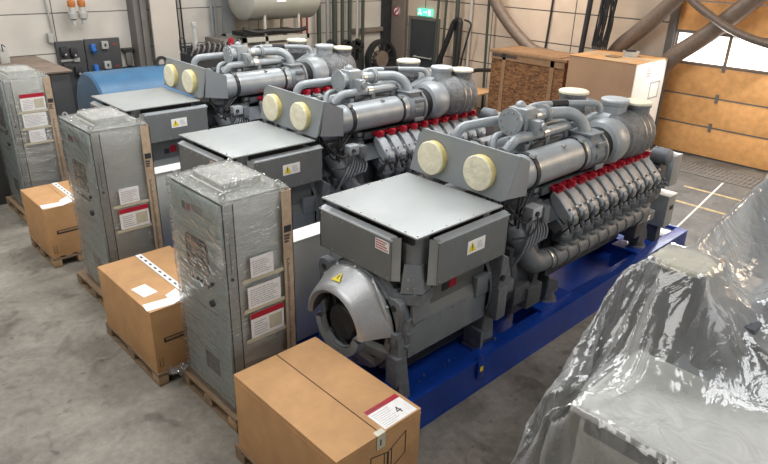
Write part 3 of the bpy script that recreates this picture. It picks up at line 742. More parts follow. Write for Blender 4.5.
b.use('steel'); b.cyl((2.25,.46,2.26),(2.33,.46,2.26),.062,n=16)
b.build('coolant_pipe', None, gen)
b = MB(); b.use('pipe')
b.tube([(2.45,.80,2.20),(2.47,.78,2.43),(2.62,.74,2.45),(2.78,.70,2.44)], .036, 12, seg=6); b.use('black'); b.cyl((2.78,.70,2.44),(2.96,.62,2.44),.042,n=14)
b.use('pipe'); b.tube([(2.96,.62,2.44),(3.22,.50,2.43),(3.34,.44,2.42),(3.36,.40,2.24)], .036, 12, seg=6)
b.build('breather_pipe', None, gen)
b = MB(); b.use('cast'); rr = random.Random(5)
b.box(1.85, 3.3, .46, .72, 1.70, 2.12, .02); b.box(2.1, 2.9, .44, .74, 2.08, 2.2, .03)
for i in range(12):
    x = 1.95+.12*i; b.box(x, x+.07, .42+.04*(i%3), .6, 2.08, 2.20+.03*(i%2), .01)
b.use('black')
for i in range(5): b.tube([(1.75,.45+.05*i,1.95),(2.1+.1*i,.42+.07*i,2.2),(2.6,.45+.06*i,2.17),(3.2,.5+.03*i,2.15)], .012, 7)
b.build('inlet_manifold', None, gen)
# support frame under turbos
b = MB(); b.use('castd'); b.box(3.3, 4.2, .22, 1.0, 1.58, 1.72, .01); b.box(3.45,3.55,.25,.95,1.6,1.85); b.box(4.0,4.1,.25,.95,1.6,1.8); b.box(2.0,3.3,.2,1.0,1.72,1.80,.01); b.box(1.45,1.95,.15,1.05,1.62,1.72,.01); b.build('top_bracket', None, gen)
# gear end
b = MB(); b.use('castd'); b.box(4.22, 4.55, .12, 1.08, .62, 1.55, .03); b.box(4.25,4.5,.02,.2,1.2,1.62,.03); b.box(4.5, 4.75, .15, .8, 1.0, 1.45, .03)
b.use('cast'); b.cyl((4.40,.10,1.45),(4.40,.04,1.45),.10,n=20); b.cyl((4.42,.08,1.22),(4.42,.03,1.22),.07,n=20); b.cyl((4.35,.15,1.72),(4.35,-.02,1.72),.10,n=20); b.sphere((4.35,-.03,1.72),.10,14,(1,.5,1))
for i in range(6): b.bolts([(4.3+.05*i,.02,1.3+.04*((i*5)%4))],(0,-1,0),.02,.03)
b.build('gear_case', None, gen)
b = MB(); b.use('pipe'); b.box(4.78, 5.02, .05, .40, 1.22, 1.62, .01); b.use('skirt'); b.box(4.62,4.78,.12,.36,1.3,1.55,.01); b.build('junction_box', None, gen)
b = MB(); b.use('pipe'); b.box(4.92, 5.16, .06, .38, .60, 1.04, .012); b.use('whitep'); b.box(4.915, 5.165, .055, .385, 1.04, 1.05, .003); b.use('ink'); b.box(5.0,5.1,.055,.06,.84,.90); b.use('castd'); b.box(4.98,5.1,.15,.3,.316,.6)
b.build('starter_box', None, gen)
b = MB(); b.use('cast'); b.cyl((3.95,.05,.96),(4.35,.05,.96),.055,n=16); b.box(4.1,4.4,-.0,.16,.9,1.02,.02); b.use('white'); b.box(4.2,4.26,-.004,.0,.93,.99); b.build('starter_motor', None, gen)
# side cabinet standing on the base (white top)
b = MB(); b.use('greycab'); b.box(-.20, .92, 1.45, 1.66, .316, 1.40, .006)
b.use('whitep'); b.box(-.21, .93, 1.44, 1.67, 1.40, 1.415, .003); sc = b.build('side_cabinet', None, gen)
b = MB(); b.use('inkg'); b.box(.34,.345,1.444,1.45,.35,1.38); b.use('dark'); b.box(.2,.26,1.43,1.45,.85,.95,.005); b.build('cabinet_seam', None, sc)

dup(gen, (0,2.61,0), 'middle one of the three grey engine generator sets')
dup(gen, (0,5.22,0), 'farthest of the three grey engine generator sets, toward the white wall')

# ------------------------------------------------------------------ pallets, control cabinets, cartons
def pallet(x0, x1, y0, y1, label, h=.14, along='y'):
    b = MB(); b.use('wood')
    n = max(4, int((x1-x0)/.13)); 
    if along == 'y':
        for i in range(3):
            x = x0+(x1-x0-.10)*i/2; b.box(x, x+.10, y0, y1, 0, .022)
            for j in range(3):
                y = y0+(y1-y0-.14)*j/2; b.use('woodl' if j == 0 else 'wood'); b.box(x, x+.10, y, y+.14, .022, .10, .004); b.use('wood')
        for j in range(3): y = y0+(y1-y0-.10)*j/2; b.box(x0, x1, y, y+.10, .10, .12)
        m = max(4, int((x1-x0)/.13))
        for i in range(m): x = x0+(x1-x0-.095)*i/(m-1); b.box(x, x+.095, y0, y1, .12, h)
    o = b.build('wooden_pallet'); return tag(o, label, 'pallet', 'wooden pallets under the cabinets and cartons')

H = .14; CT = 2.115
def cabinet(label, delta=(0,0,0), variant=0):
    x0, x1, y0, y1 = -1.0, -.40, 1.12, 1.94
    t = thing('control_cabinet', label, 'cabinet', ((x0+x1)/2, (y0+y1)/2, H), 'wrapped control cabinets')
    b = MB(); b.use('greycab'); b.box(x0+.02, x1, y0, y1, H, CT-.012, .006); b.use('cabedge'); b.box(x0+.02, x0+.10, y0-.004, y0, H+.03, CT-.03); b.use('dark'); b.box(x0+.018,x0+.026,y0-.003,y1,H+.02,CT-.02); b.box(x0+.104,x0+.112,y0-.0045,y0,H+.03,CT-.03)
    b.use('cabedge'); b.box(x0+.005, x1+.005, y0-.006, y1+.006, CT-.012, CT); b.build('body', None, t)
    b = MB(); b.use('cabdoor'); b.box(x0-.005, x0+.018, y0+.01, y1-.01, H+.04, CT-.03, .004); dr = b.build('door', None, t)
    x = x0-.005
    b = MB(); b.use('ink'); b.box(x-.002, x, 1.68, 1.74, 1.905, 1.965); b.use('logored'); b.box(x-.002, x, 1.60, 1.665, 1.905, 1.965); b.use('inkg'); strokes(b, (x-.0015,1.57,1.905), (0,-1,0), (0,0,1), .21, .055, 1, fill=1, thick=1.2, step=.035); strokes(b,(x-.0015,1.74,1.885),(0,-1,0),(0,0,1),.16,.02,1,thick=.4); b.build('maker_logo', None, dr)
    b = MB(); b.use('dark')
    b.prism([V((x-.004,1.72,1.38)), V((x-.004,1.38,1.38)), V((x-.004,1.36,1.42)), V((x-.004,1.36,1.66)), V((x-.004,1.40,1.70)), V((x-.004,1.70,1.70)), V((x-.004,1.74,1.66)), V((x-.004,1.74,1.42))], (.004,0,0))
    b.use('rubberg')
    for i in range(11): b.box(x-.007, x-.003, 1.40, 1.70, 1.41+.025*i, 1.42+.025*i)
    b.build('vent_grille', None, dr)
    for i in range(6):
        b = MB(); b.use('ink'); b.cyl((x, 1.70-.065*i, 1.30), (x-.018, 1.70-.065*i, 1.30), .016, n=12); b.build('push_button', None, dr)
    b = MB(); b.use('ink'); b.cyl((x, 1.34, 1.16), (x-.03, 1.34, 1.16), .030, n=14); b.build('rotary_knob', None, dr)
    b = MB(); b.use('ink'); b.cyl((x, 1.32, 1.35), (x-.02, 1.32, 1.35), .018, n=12); b.build('door_lock', None, dr)
    b = MB(); b.use('rubberg'); b.box(x-.002,x,1.28,1.86,1.05,1.056); b.use('cabedge'); b.box(x-.006, x, 1.30, 1.60, .38, .62, .004); b.use('rubberg'); b.box(x-.008,x-.005,1.33,1.57,.41,.59); b.build('lower_vent', None, dr)
    b = MB(); b.use('dark'); b.cyl((x0+.055,1.117,1.45),(x0+.055,1.10,1.45),.012,n=8)
    for i in range(14): b.box(x0+.05,x0+.06,y0-.007,y0-.004,1.5+.02*i,1.51+.02*i)
    b.build('hinge_row', None, t)
    # papers taped on the side
    y = y0-.050
    zp = (1.43, 1.15, .86) if variant == 0 else ((1.28, None, .99) if variant == 1 else (1.20, 1.42, 1.66))
    for z_ in zp:
        if z_ is not None:
            b = MB(); b.use('tape'); b.box(-.88,-.48,y,y+.003,z_-.035,z_); b.build('tape_strip', None, t)
    b = MB(); b.use('white'); z_ = zp[0]; b.box(-.80,-.58,y-.003,y,z_,z_+.18); b.use('inkg'); strokes(b,(-.78,y-.0035,z_+.02),(1,0,0),(0,0,1),.18,.13,7,thick=.3); b.build('delivery_paper', None, t)
    if zp[1] is not None:
        b = MB(); b.use('white'); z_ = zp[1]; b.box(-.84,-.52,y-.003,y,z_,z_+.20); b.use('inkg'); strokes(b,(-.82,y-.0035,z_+.02),(1,0,0),(0,0,1),.28,.16,8,thick=.3); b.build('delivery_paper', None, t)
    b = MB(); b.use('white'); z_ = zp[2]; b.box(-.83,-.50,y-.003,y,z_,z_+.24); b.use('logored'); b.box(-.83,-.50,y-.004,y-.003,z_+.185,z_+.24); b.use('inkg'); strokes(b,(-.80,y-.0038,z_+.02),(1,0,0),(0,0,1),.15,.14,6,thick=.3); b.use('tape'); b.box(-.65,-.52,y-.0045,y-.003,z_+.03,z_+.16); b.build('red_headed_label', None, t)
    # cardboard corner guard with dark strap mark
    b = MB(); b.use('corner'); b.box(-.475,-.375,y0-.056,y0-.048,H+.05,CT-.01); b.box(-.383,-.375,y0-.056,y0+.05,H+.05,CT-.01); b.use('ink'); b.box(-.465,-.395,y0-.058,y0-.056,1.74,1.80); strokes(b,(-.465,y0-.0575,1.64),(1,0,0),(0,0,1),.06,.08,3,thick=.7); strokes(b,(-.45,y0-.0575,.6),(1,0,0),(0,0,1),.03,.9,40,thick=.5,fill=.5); b.build('corner_guard', None, t)
    # wrapped box on top of the cabinet (its roof vent)
    b = MB(); b.use('whitep'); b.box(-.86,-.50,1.30,1.78,CT,CT+.075,.01); b.use('greycab'); b.box(-.88,-.48,1.28,1.80,CT,CT+.02); b.build('roof_vent', None, t)
    for (px, py) in ((x0+.04,y0+.04),(x0+.04,y1-.04),(x1-.04,y0+.04),(x1-.04,y1-.04)):
        pass
    for (px, py) in ((x0+.05,y0+.04),(x0+.05,y1-.04),(x1-.04,y0+.04),(x1-.04,y1-.04)):
        b = MB(); b.use('steel'); b.lathe((px,py,CT+.03),(0,1,0),[(-.006,.03),(.006,.03),(.006,.016),(-.006,.016),(-.006,.03)],14); b.cyl((px,py,CT),(px,py,CT+.01),.018,n=10); b.build('lifting_eye', None, t)
    # stretch wrap around the sides
    rr = random.Random(11)
    bm = bmesh.new(); n = 26; k = 44
    loop = []
    X0_, X1_, Y0_, Y1_ = x0-.02, x1+.015, y0-.03, y1+.02
    for i in range(n): loop.append((X0_, Y0_+(Y1_-Y0_)*i/n, (-1,0)))
    for i in range(n): loop.append((X0_+(X1_-X0_)*i/n, Y1_, (0,1)))
    for i in range(n): loop.append((X1_, Y1_-(Y1_-Y0_)*i/n, (1,0)))
    for i in range(n): loop.append((X1_-(X1_-X0_)*i/n, Y0_, (0,-1)))
    from mathutils import noise as nz
    rows = []
    for j in range(k+1):
        z = .145+(CT+.005-.145)*j/k; r = []
        for i, (px, py, nn) in enumerate(loop):
            w = .012*abs(nz.noise(V((px*3+py*5, z*11+py*7-px*5, 1.3))))+.004*abs(nz.noise(V((px*14, py*14, z*40))))
            r.append(bm.verts.new((px+nn[0]*w, py+nn[1]*w, z)))
        rows.append(r)
    L_ = len(loop)
    for A, B in zip(rows, rows[1:]):
        for i in range(L_): bm.faces.new([A[i], A[(i+1)%L_], B[(i+1)%L_], B[i]])
    b = MB(); b.bm.free(); b.bm = bm; b.use('wrap'); b.build('stretch_wrap', None, t, sharp=80)
    # crumpled film on top
    bm = bmesh.new(); q = 34; g = {}
    for i in range(q+1):
        for j in range(q+1):
            px = X0_+(X1_-X0_)*i/q; py = Y0_+(Y1_-Y0_)*j/q
            inside = -.87 < px < -.49 and 1.29 < py < 1.79
            zz = CT+.008+(.075 if inside else 0)+.020*abs(nz.noise(V((px*17,py*17,2))))+.014*abs(nz.noise(V((px*40,py*40,5))))
            g[i,j] = bm.verts.new((px, py, zz))
    for i in range(q):
        for j in range(q): bm.faces.new([g[i,j], g[i+1,j], g[i+1,j+1], g[i,j+1]])
    b = MB(); b.bm.free(); b.bm = bm; b.use('crumple'); b.build('top_wrap', None, t, sharp=50)
    t.location = V(t.location)+V(delta)
    return t
c1 = cabinet('nearest wrapped grey control cabinet, tied up behind the big carton')
cabinet('middle wrapped control cabinet, between the two smaller cartons', (0,2.60,0), 1)
cabinet('farthest wrapped control cabinet, at the left edge by the dark steel cabinet', (.10,6.02,0), 2)
pallet(-1.06, -.36, 1.04, 2.02, 'wooden pallet under the nearest wrapped cabinet')
pallet(-1.08, -.36, 3.66, 4.72, 'wooden pallet under the middle wrapped cabinet')
pallet(-.98, -.24, 7.06, 8.06, 'wooden pallet under the farthest wrapped cabinet')

def carton(x0, x1, y0, y1, z1, label, seam_axis, group='brown cartons in front of the cabinets'):
    t = thing('cardboard_box', label, 'box', ((x0+x1)/2, (y0+y1)/2, H), group)
    b = MB(); b.use('card'); b.box(x0, x1, y0, y1, H, z1-.012, .004); b.build('box_body', None, t)
    # two top flaps with an open slit
    if seam_axis == 'x':
        ym = y0+(y1-y0)*.5
        for k, (a, c) in enumerate(((y0, ym-.004), (ym+.004, y1))):
            b = MB(); b.use('card'); b.box(x0-.002, x1+.002, a, c, z1-.011, z1-.004-.003*k, .002); b.build('top_flap', None, t)
        b = MB(); b.use('cardin'); b.box(x0, x1, ym-.006, ym+.006, z1-.0125, z1-.0105); b.build('flap_gap', None, t)
    else:
        xm = x0+(x1-x0)*.5
        for a, c in ((x0, xm-.003), (xm+.003, x1)):
            b = MB(); b.use('card'); b.box(a, c, y0-.002, y1+.002, z1-.011, z1-.005, .002); b.build('top_flap', None, t)
    return t
# big near carton
Z1 = .87
bx = carton(-1.21, -.41, -.50, .74, Z1, 'largest brown carton in the foreground, with a 4 handwritten on its red and white label', 'y')
b = MB(); b.use('cardin'); b.box(-.815, -.805, -.50, .74, Z1-.0125, Z1-.0045); b.build('flap_gap', None, bx)
b = MB(); b.use('tape'); b.box(-.85,-.77,-.506,-.502,Z1-.13,Z1-.006); b.box(-.85,-.77,-.506,-.46,Z1-.006,Z1-.003); b.use('ink'); b.box(-.82,-.81,-.508,-.506,Z1-.10,Z1-.05); b.build('tape_tab', None, bx)
zt = Z1-.0045
b = MB(); b.use('white'); b.box(-.76, -.44, -.49, -.26, zt, zt+.002); b.use('red'); b.box(-.76, -.44, -.305, -.26, zt+.002, zt+.003)
b.use('logored'); b.use('ink'); strokes(b, (-.745,-.295,zt+.0034), (1,0,0), (0,1,0), .24, .028, 1, thick=.35, step=.03)
b.use('inkg'); strokes(b, (-.74,-.48,zt+.0024), (1,0,0), (0,1,0), .16, .16, 8, thick=.2)
lb = b.build('shipping_label', None, bx)
text_part('4', 'handwritten_number', 'ink', lb, (-.57,-.44,zt+.0026), (1,.12,0), (-.12,1,0), .10)
b = MB(); b.use('ink')
def line(p, q, y, w=.008):
    p, q = V((p[0],y,p[1])), V((q[0],y,q[1])); d = (q-p).normalized(); n_ = V((-d.z,0,d.x))*w/2
    b.prism([p-n_, q-n_, q+n_, p+n_], (0,-.001,0))
for P_ in (((-.90,.70),(-.90,.50),(-.74,.47),(-.74,.66)), ((-.73,.66),(-.73,.47),(-.56,.55),(-.56,.75))):
    for k in range(4): line(P_[k], P_[(k+1)%4], -.501)
line((-.70,.67),(-.70,.49),-.501); line((-.77,.66),(-.77,.48),-.501)
b.build('printed_emblem', None, bx)
b = MB(); b.use('card'); b.box(-1.213,-.407,-.503,.743,Z1-.05,Z1-.047); b.build('fold_crease', None, bx)

def papers(bx, x0, x1, y0, y1, z, full=True):
    zt = z-.0045
    b = MB(); b.use('tape'); b.box(x0+.40, x0+.47, y0+.0, y1, zt, zt+.0015); b.use('white'); b.box(x0+.405, x0+.465, y0+.05, y1, zt+.0015, zt+.002)
    b.use('ink')
    y = y1-.06
    while y > y0+.12: b.box(x0+.425, x0+.445, y-.05, y, zt+.002, zt+.0025); y -= .11
    b.build('packing_tape', None, bx)
    R = Matrix.Rotation(.12, 3, 'Z')
    b = MB(); b.use('white'); 
    if full:
        b.box(x0+.07, x0+.22, y0+.31, y0+.54, zt, zt+.002, R=R); b.use('inkg'); strokes(b, (x0+.09,y0+.34,zt+.003), (1,.1,0), (-.1,1,0), .10, .16, 5, thick=.2); b.build('taped_paper', None, bx)
        b = MB(); b.use('white')
    b.box(x0+.0, x0+.26, y0+.02, y0+.16, zt+.001, zt+.003, R=R.inverted()); b.prism([V((x0+.24,y0+.0,zt+.003)), V((x0+.36,y0+.02,zt+.02)), V((x0+.36,y0+.2,zt+.04)), V((x0+.25,y0+.2,zt+.003))], (0,0,.004))
    b.use('inkg'); strokes(b, (x0+.02,y0+.05,zt+.0034), (1,-.1,0), (.1,1,0), .18, .08, 4, thick=.2)
    b.build('taped_paper', None, bx)
    b = MB(); b.use('ink'); b.box(x0+.10, x0+.42, y0-.0035, y0-.002, .45, .50); b.use('card'); strokes(b, (x0+.12,y0-.004,.46), (1,0,0), (0,0,1), .28, .03, 1, fill=1, thick=.7, step=.03)
    b.use('ink'); b.box(x0+.03,x0+.035,y0-.003,y0-.002,.2,.3); b.box(x0+.06,x0+.065,y0-.003,y0-.002,.2,.3); b.box(x0+.03,x0+.065,y0-.003,y0-.002,.2,.205); b.build('printed_strip', None, bx)
b2 = carton(-1.26, -.46, 2.10, 3.32, .82, 'brown carton with two white papers and a striped tape, between nearest and middle wrapped cabinets', 'y')
papers(b2, -1.26, -.46, 2.10, 3.32, .82)
b3 = carton(-1.16, -.48, 5.29, 6.24, .82, 'small far brown carton between the middle and farthest wrapped cabinets', 'y')
papers(b3, -1.16, -.48, 5.29, 6.24, .82, False)
pallet(-1.22, -.42, -.52, .80, 'wooden pallet under the largest foreground carton')
pallet(-1.27, -.42, 2.08, 3.34, 'wooden pallet under the carton with two white papers')
pallet(-1.17, -.46, 5.27, 6.20, 'wooden pallet under the small far carton')
# loose torn wrap by the nearest cabinet
b = MB(); b.use('crumple'); bm = b.bm
from mathutils import noise as nz
g = {}
for i in range(13):
    for j in range(9):
        g[i,j] = bm.verts.new((-1.18+.018*i+.02*nz.noise(V((i*.5,j*.5,1))), 1.95+.015*j, .16+.07*nz.noise(V((i*.7,j*.8,3)))+.02*math.sin(i)))
for i in range(12):
    for j in range(8): b.face([g[i,j], g[i+1,j], g[i+1,j+1], g[i,j+1]])
tag(b.build('loose_film'), 'torn scrap of clear wrap on the corner of the nearest cabinet pallet', 'plastic film')

# ------------------------------------------------------------------ far end: crate, carton, plywood
t = thing('wooden_crate', 'strand board crate with plank lid against the panelled end wall', 'crate', (9.8, 5.4, 0))
b = MB(); b.use('osb'); b.box(9.32, 10.3, 4.45, 6.42, .12, 1.80); b.build('board_sides', None, t, loc=(9.8,5.4,0))
b = MB(); b.use('cratewood'); b.box(9.28, 10.34, 4.40, 6.46, 1.80, 1.86, .004); b.box(9.33,10.3,4.6,6.3,1.86,1.875); b.build('crate_lid', None, t)
b = MB(); b.use('cratewood')
for y in (6.05, 4.75): b.box(9.295, 9.32, y-.05, y+.05, .12, 1.80)
b.box(9.295, 9.32, 4.45, 6.42, 1.66, 1.80); b.box(9.295,9.32,4.45,6.42,.12,.24); b.build('crate_batten', None, t)
b = MB(); b.use('wood')
for y in (4.5, 5.35, 6.2): b.box(9.32, 10.3, y, y+.12, 0, .12)
b.build('crate_runner', None, t)
b = MB(); b.use('ink'); strokes(b, (9.292,6.38,1.69), (0,-1,0), (0,0,1), .75, .08, 1, fill=1, thick=.8, step=.07); b.build('stencil_print', None, t)

t = thing('cardboard_box', 'very large brown carton with a white printed end, beside the garage door', 'box', (9.6, 3.4, .12))
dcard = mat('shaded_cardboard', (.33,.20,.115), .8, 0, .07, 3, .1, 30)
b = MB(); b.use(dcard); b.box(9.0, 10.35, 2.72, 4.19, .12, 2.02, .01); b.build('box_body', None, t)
b = MB(); b.use('card'); b.box(8.99, 9.68, 2.71, 4.2, 2.02, 2.03); b.box(9.69, 10.36, 2.71, 4.2, 2.02, 2.032); b.build('top_flap', None, t)
b = MB(); b.use('tape'); b.box(9.62, 9.75, 2.7, 4.2, 2.033, 2.036); b.box(9.1,9.25,2.9,3.5,2.031,2.034); b.build('packing_tape', None, t)
b = MB(); b.use('whitep'); b.box(9.01, 10.35, 2.705, 2.72, .12, 2.01); b.build('printed_end', None, t)
b = MB(); b.use('inkg')
for z in (1.0, 1.06): strokes(b, (9.1,2.703,z), (1,0,0), (0,0,1), .7, .05, 1, fill=1, thick=.4)
b.box(9.75,9.78,2.702,2.705,1.25,1.6); b.box(10.15,10.18,2.702,2.705,1.25,1.6); b.box(9.75,10.18,2.702,2.705,1.25,1.28); b.box(9.75,10.18,2.702,2.705,1.57,1.6)
b.build('printed_text', None, t)
b = MB(); b.use('ink')
for x in (9.15, 9.35): b.box(x,x+.1,2.702,2.705,.75,.88); b.box(x+.04,x+.06,2.702,2.705,.88,.93)
b.use('logored'); b.use('inkg')
for x in (9.5, 9.9): strokes(b, (x,2.703,1.72), (1,0,0), (0,0,1), .22, .2, 4, thick=.5)
b.build('printed_symbols', None, t)
b = MB(); b.use('ink')
for y in (2.86, 2.94): b.box(8.996, 9.0, y, y+.015, 1.05, 1.18); b.box(8.996,9.0,y-.01,y+.025,1.18,1.2)
b.build('handling_arrows', None, t)
o = pallet(8.98, 10.37, 2.70, 4.22, 'wooden pallet under the very large carton by the garage door', h=.12); o['group'] = 'pallets at the far end'
b = MB(); b.use('wood'); b.box(9.4, 9.65, 3.35, 3.6, 2.037, 2.05); b.use('plug'); b.lathe((9.9,3.3,2.037),(0,0,1),[(0,.14),(.10,.17),(.10,.15),(.02,.12),(.02,0)],18); b.use('ink'); b.box(9.86,10.02,3.25,3.4,2.08,2.15)
tag(b.build('metal_tray'), 'small metal tray left on top of the very large carton', 'tray')
b = MB(); b.use('ply'); b.box(9.5, 10.42, 6.95, 8.2, .62, .66, .004); b.use('wood'); 
for y in (7.0, 8.05): b.box(9.55, 9.65, y, y+.1, 0, .62); b.box(10.30,10.4,y,y+.1,0,.62)
tag(b.build('work_table'), 'low plywood topped table left of the strand board crate', 'table')

# things hanging by the end wall
def hang(name, label, cat, pts, r, m, group=None, n=14, rings=0, round_=.5, seg=8):
    b = MB(); b.use(m); b.tube(pts, r, n, round_, seg=seg)
    if rings:
        P = [V(p) for p in pts]
        pass
    return tag(b.build(name), label, cat, group)
for (yb, yt, lab) in ((9.40, 9.20, 'grey green pipe in front of the dark exit door'), (9.10, 8.93, 'grey green pipe just right of the exit door'), (7.50, 7.66, 'thin green pipe on the end wall left of the crate')):
    hang('vertical_pipe', lab, 'pipe', [(10.55,yb,0),(10.55,(yb+yt)/2,2.4),(10.55,yt,ZC)], .035, 'green', 'vertical pipes on the end wall')
hang('vertical_pipe', 'dark green double pipe beside the hanging black hose', 'pipe', [(10.6,8.62,0),(10.6,8.66,3),(10.6,8.70,ZC)], .06, 'green', 'vertical pipes on the end wall')
hang('vertical_pipe', 'pale vertical pipe at the wall corner left of the green pipe', 'pipe', [(10.82,8.36,0),(10.82,8.36,ZC)], .045, 'column', 'vertical pipes on the end wall')
hang('vertical_pipe', 'thin dark pipe on the end wall above the crate', 'pipe', [(10.85,6.1,0),(10.85,5.95,1.9),(10.85,5.80,ZC)], .025, 'dark', 'vertical pipes on the end wall')
hang('rubber_hose', 'black rubber hose looped over a hook beside the exit door', 'hose', [(10.3,9.35,.25),(10.4,8.95,1.3),(10.45,8.60,2.25),(10.45,8.40,2.30),(10.4,8.38,1.6),(10.35,8.42,.3)], .075, 'black')
hang('rubber_hose', 'thin black cable drooping right of the looped hose', 'hose', [(10.5,8.3,2.3),(10.5,8.05,2.25),(10.45,8.30,1.2),(10.45,8.35,.3)], .025, 'black')
hang('rubber_hose', 'black hose lying in an arc left of the crate', 'hose', [(10.3,8.02,.715),(10.2,7.85,.95),(10.2,7.6,1.12),(10.2,7.0,1.2)], .05, 'black')
hang('extraction_duct', 'flexible grey exhaust duct coming down behind the crate', 'duct', [(10.3,8.0,ZC-.22),(10.3,7.55,3.6),(10.35,7.3,2.85),(10.5,6.75,2.2),(10.55,6.1,1.75),(10.6,5.6,1.7)], .14, 'hose', 'flexible exhaust ducts hanging overhead', n=18)
hang('extraction_duct', 'flexible grey exhaust duct coming down behind the very large carton', 'duct', [(10.55,1.7,ZC-.22),(10.55,2.3,3.9),(10.55,2.90,3.12),(10.55,3.48,2.51),(10.55,3.95,2.08),(10.55,4.15,1.6)], .165, 'hose', 'flexible exhaust ducts hanging overhead', n=18)
hang('extraction_duct', 'thick grey exhaust duct crossing in front of the garage windows', 'duct', [(10.6,-.6,ZC-.22),(10.6,.6,4.1),(10.6,1.37,3.3),(10.6,2.2,2.46),(10.6,2.85,1.95),(10.6,3.05,1.2),(10.6,3.12,.25)], .175, 'hose', 'flexible exhaust ducts hanging overhead', n=18)
hang('extraction_duct', 'thinner exhaust duct sloping right across the top of the garage door', 'duct', [(10.12,3.6,ZC-.22),(10.12,2.85,3.7),(10.12,2.42,3.19),(10.12,1.56,2.71),(10.12,.86,2.52),(10.12,-.5,2.44)], .075, 'hose', 'flexible exhaust ducts hanging overhead', n=14)
hang('vertical_pipe', 'dark steel post beside the black cable bundle', 'pipe', [(10.6,4.95,0),(10.6,4.83,2.0),(10.6,4.65,ZC)], .06, 'dark', 'vertical pipes on the end wall')
# black bundle
b = MB(); b.use('black'); rr = random.Random(9)
for i in range(26):
    y = 3.98+.014*i; b.tube([(10.18+.02*(i%4),y,ZC-.2),(10.18+.03*(i%3),y+rr.uniform(-.05,.05),3.2),(10.16+.03*(i%4),y+rr.uniform(-.07,.07),2.5+.04*(i%5)),(10.2,y+.04,2.06+.04*(i%3))], .016, 7)
tag(b.build('cable_bundle'), 'bundle of black cables hanging behind the very large carton', 'cables')

# ------------------------------------------------------------------ side wall: plug board, sockets, pipes, tank
t = thing('socket_board', 'dark grey board of blue and grey power sockets on the white wall', 'socket board', (1.9, YW-.05, .6))
b = MB(); b.use('darkgrey'); b.box(1.20,1.75,YW-.10,YW-.03,.55,2.02,.006); b.box(1.78,2.52,YW-.10,YW-.03,.60,2.03,.006); b.build('back_board', None, t, loc=(1.9,YW-.05,.6))
for x, z in ((1.92,1.95-.10),(1.92,1.42)):
    b = MB(); b.use('socket'); b.box(x-.045,x+.045,YW-.20,YW-.10,z-.07,z+.09,.012); b.cyl((x,YW-.19,z-.03),(x,YW-.25,z-.07),.045,n=16); b.build('blue_socket', None, t)
for x, z in ((2.18,1.90),(2.18,1.48)):
    b = MB(); b.use('plug'); b.box(x-.07,x+.07,YW-.17,YW-.10,z-.08,z+.08,.01); b.use('ink'); b.box(x-.02,x+.02,YW-.175,YW-.17,z-.03,z+.03); b.build('isolator_switch', None, t)
for x, z in ((1.33,1.83),(1.33,1.50),(1.52,1.80),(1.55,1.42),(1.54,1.05),(1.55,.75)):
    b = MB(); b.use('ink'); b.box(x-.07,x+.07,YW-.19,YW-.10,z-.09,z+.09,.02); b.cyl((x,YW-.15,z-.05),(x,YW-.24,z-.05),.05,n=14); b.use('plug'); b.cyl((x,YW-.23,z-.05),(x,YW-.245,z-.05),.02,n=10); b.build('black_socket', None, t)
b = MB(); b.use('plug'); b.box(1.50,1.62,YW-.14,YW-.10,1.60,1.68,.005); b.box(1.25,1.5,YW-.13,YW-.10,1.62,1.66); b.use('redpipe'); b.box(2.36,2.46,YW-.104,YW-.10,1.88,1.91); b.box(2.36,2.46,YW-.104,YW-.10,1.42,1.45); b.build('name_tags', None, t)
for x in (1.57, 1.77):
    lab = 'left' if x < 1.7 else 'right'
    t = thing('hanging_plug', lab + ' one of two grey plugs hanging by orange collars high on the white wall', 'plug', (x, YW-.3, 2.4), 'plugs hanging from the ceiling')
    b = MB(); b.use('plug'); b.lathe((x,YW-.3,2.36),(0,0,1),[(0,0),(0,.05),(.10,.05),(.12,.085),(.22,.09),(.26,.06),(.36,.06)],16); b.build('plug_body', None, t)
    b = MB(); b.use('orange'); b.lathe((x,YW-.3,2.70),(0,0,1),[(0,.06),(.02,.075),(.12,.075),(.14,.03)],16); b.build('collar', None, t)
    b = MB(); b.use('black'); b.cyl((x,YW-.3,2.83),(x,YW-.3,ZC-.02),.015,n=8); b.build('cable', None, t)
hang('conduit', 'thin grey conduit running down the white wall above the socket board', 'pipe', [(1.22,YW-.06,2.0),(1.16,YW-.06,3),(1.12,YW-.06,ZC-.1)], .018, 'plug')
b = MB(); b.use('plug'); b.box(1.08,1.18,YW-.14,YW-.02,2.02,2.2,.01); tag(b.build('wall_socket'), 'small grey wall box left of the socket board', 'socket')
t = thing('wall_bracket', 'dark hand tool hanging between socket board and steel column', 'tool', (2.72, YW-.1, 1.3))
b = MB(); b.use('dark'); b.box(2.56,2.80,YW-.16,YW-.02,1.74,1.78); b.box(2.56,2.80,YW-.16,YW-.02,1.36,1.39); b.build('shelf_rail', None, t)
b = MB(); b.use('columnd'); b.box(2.62,2.76,YW-.12,YW-.04,1.42,1.72,.02); b.build('tool_head', None, t)

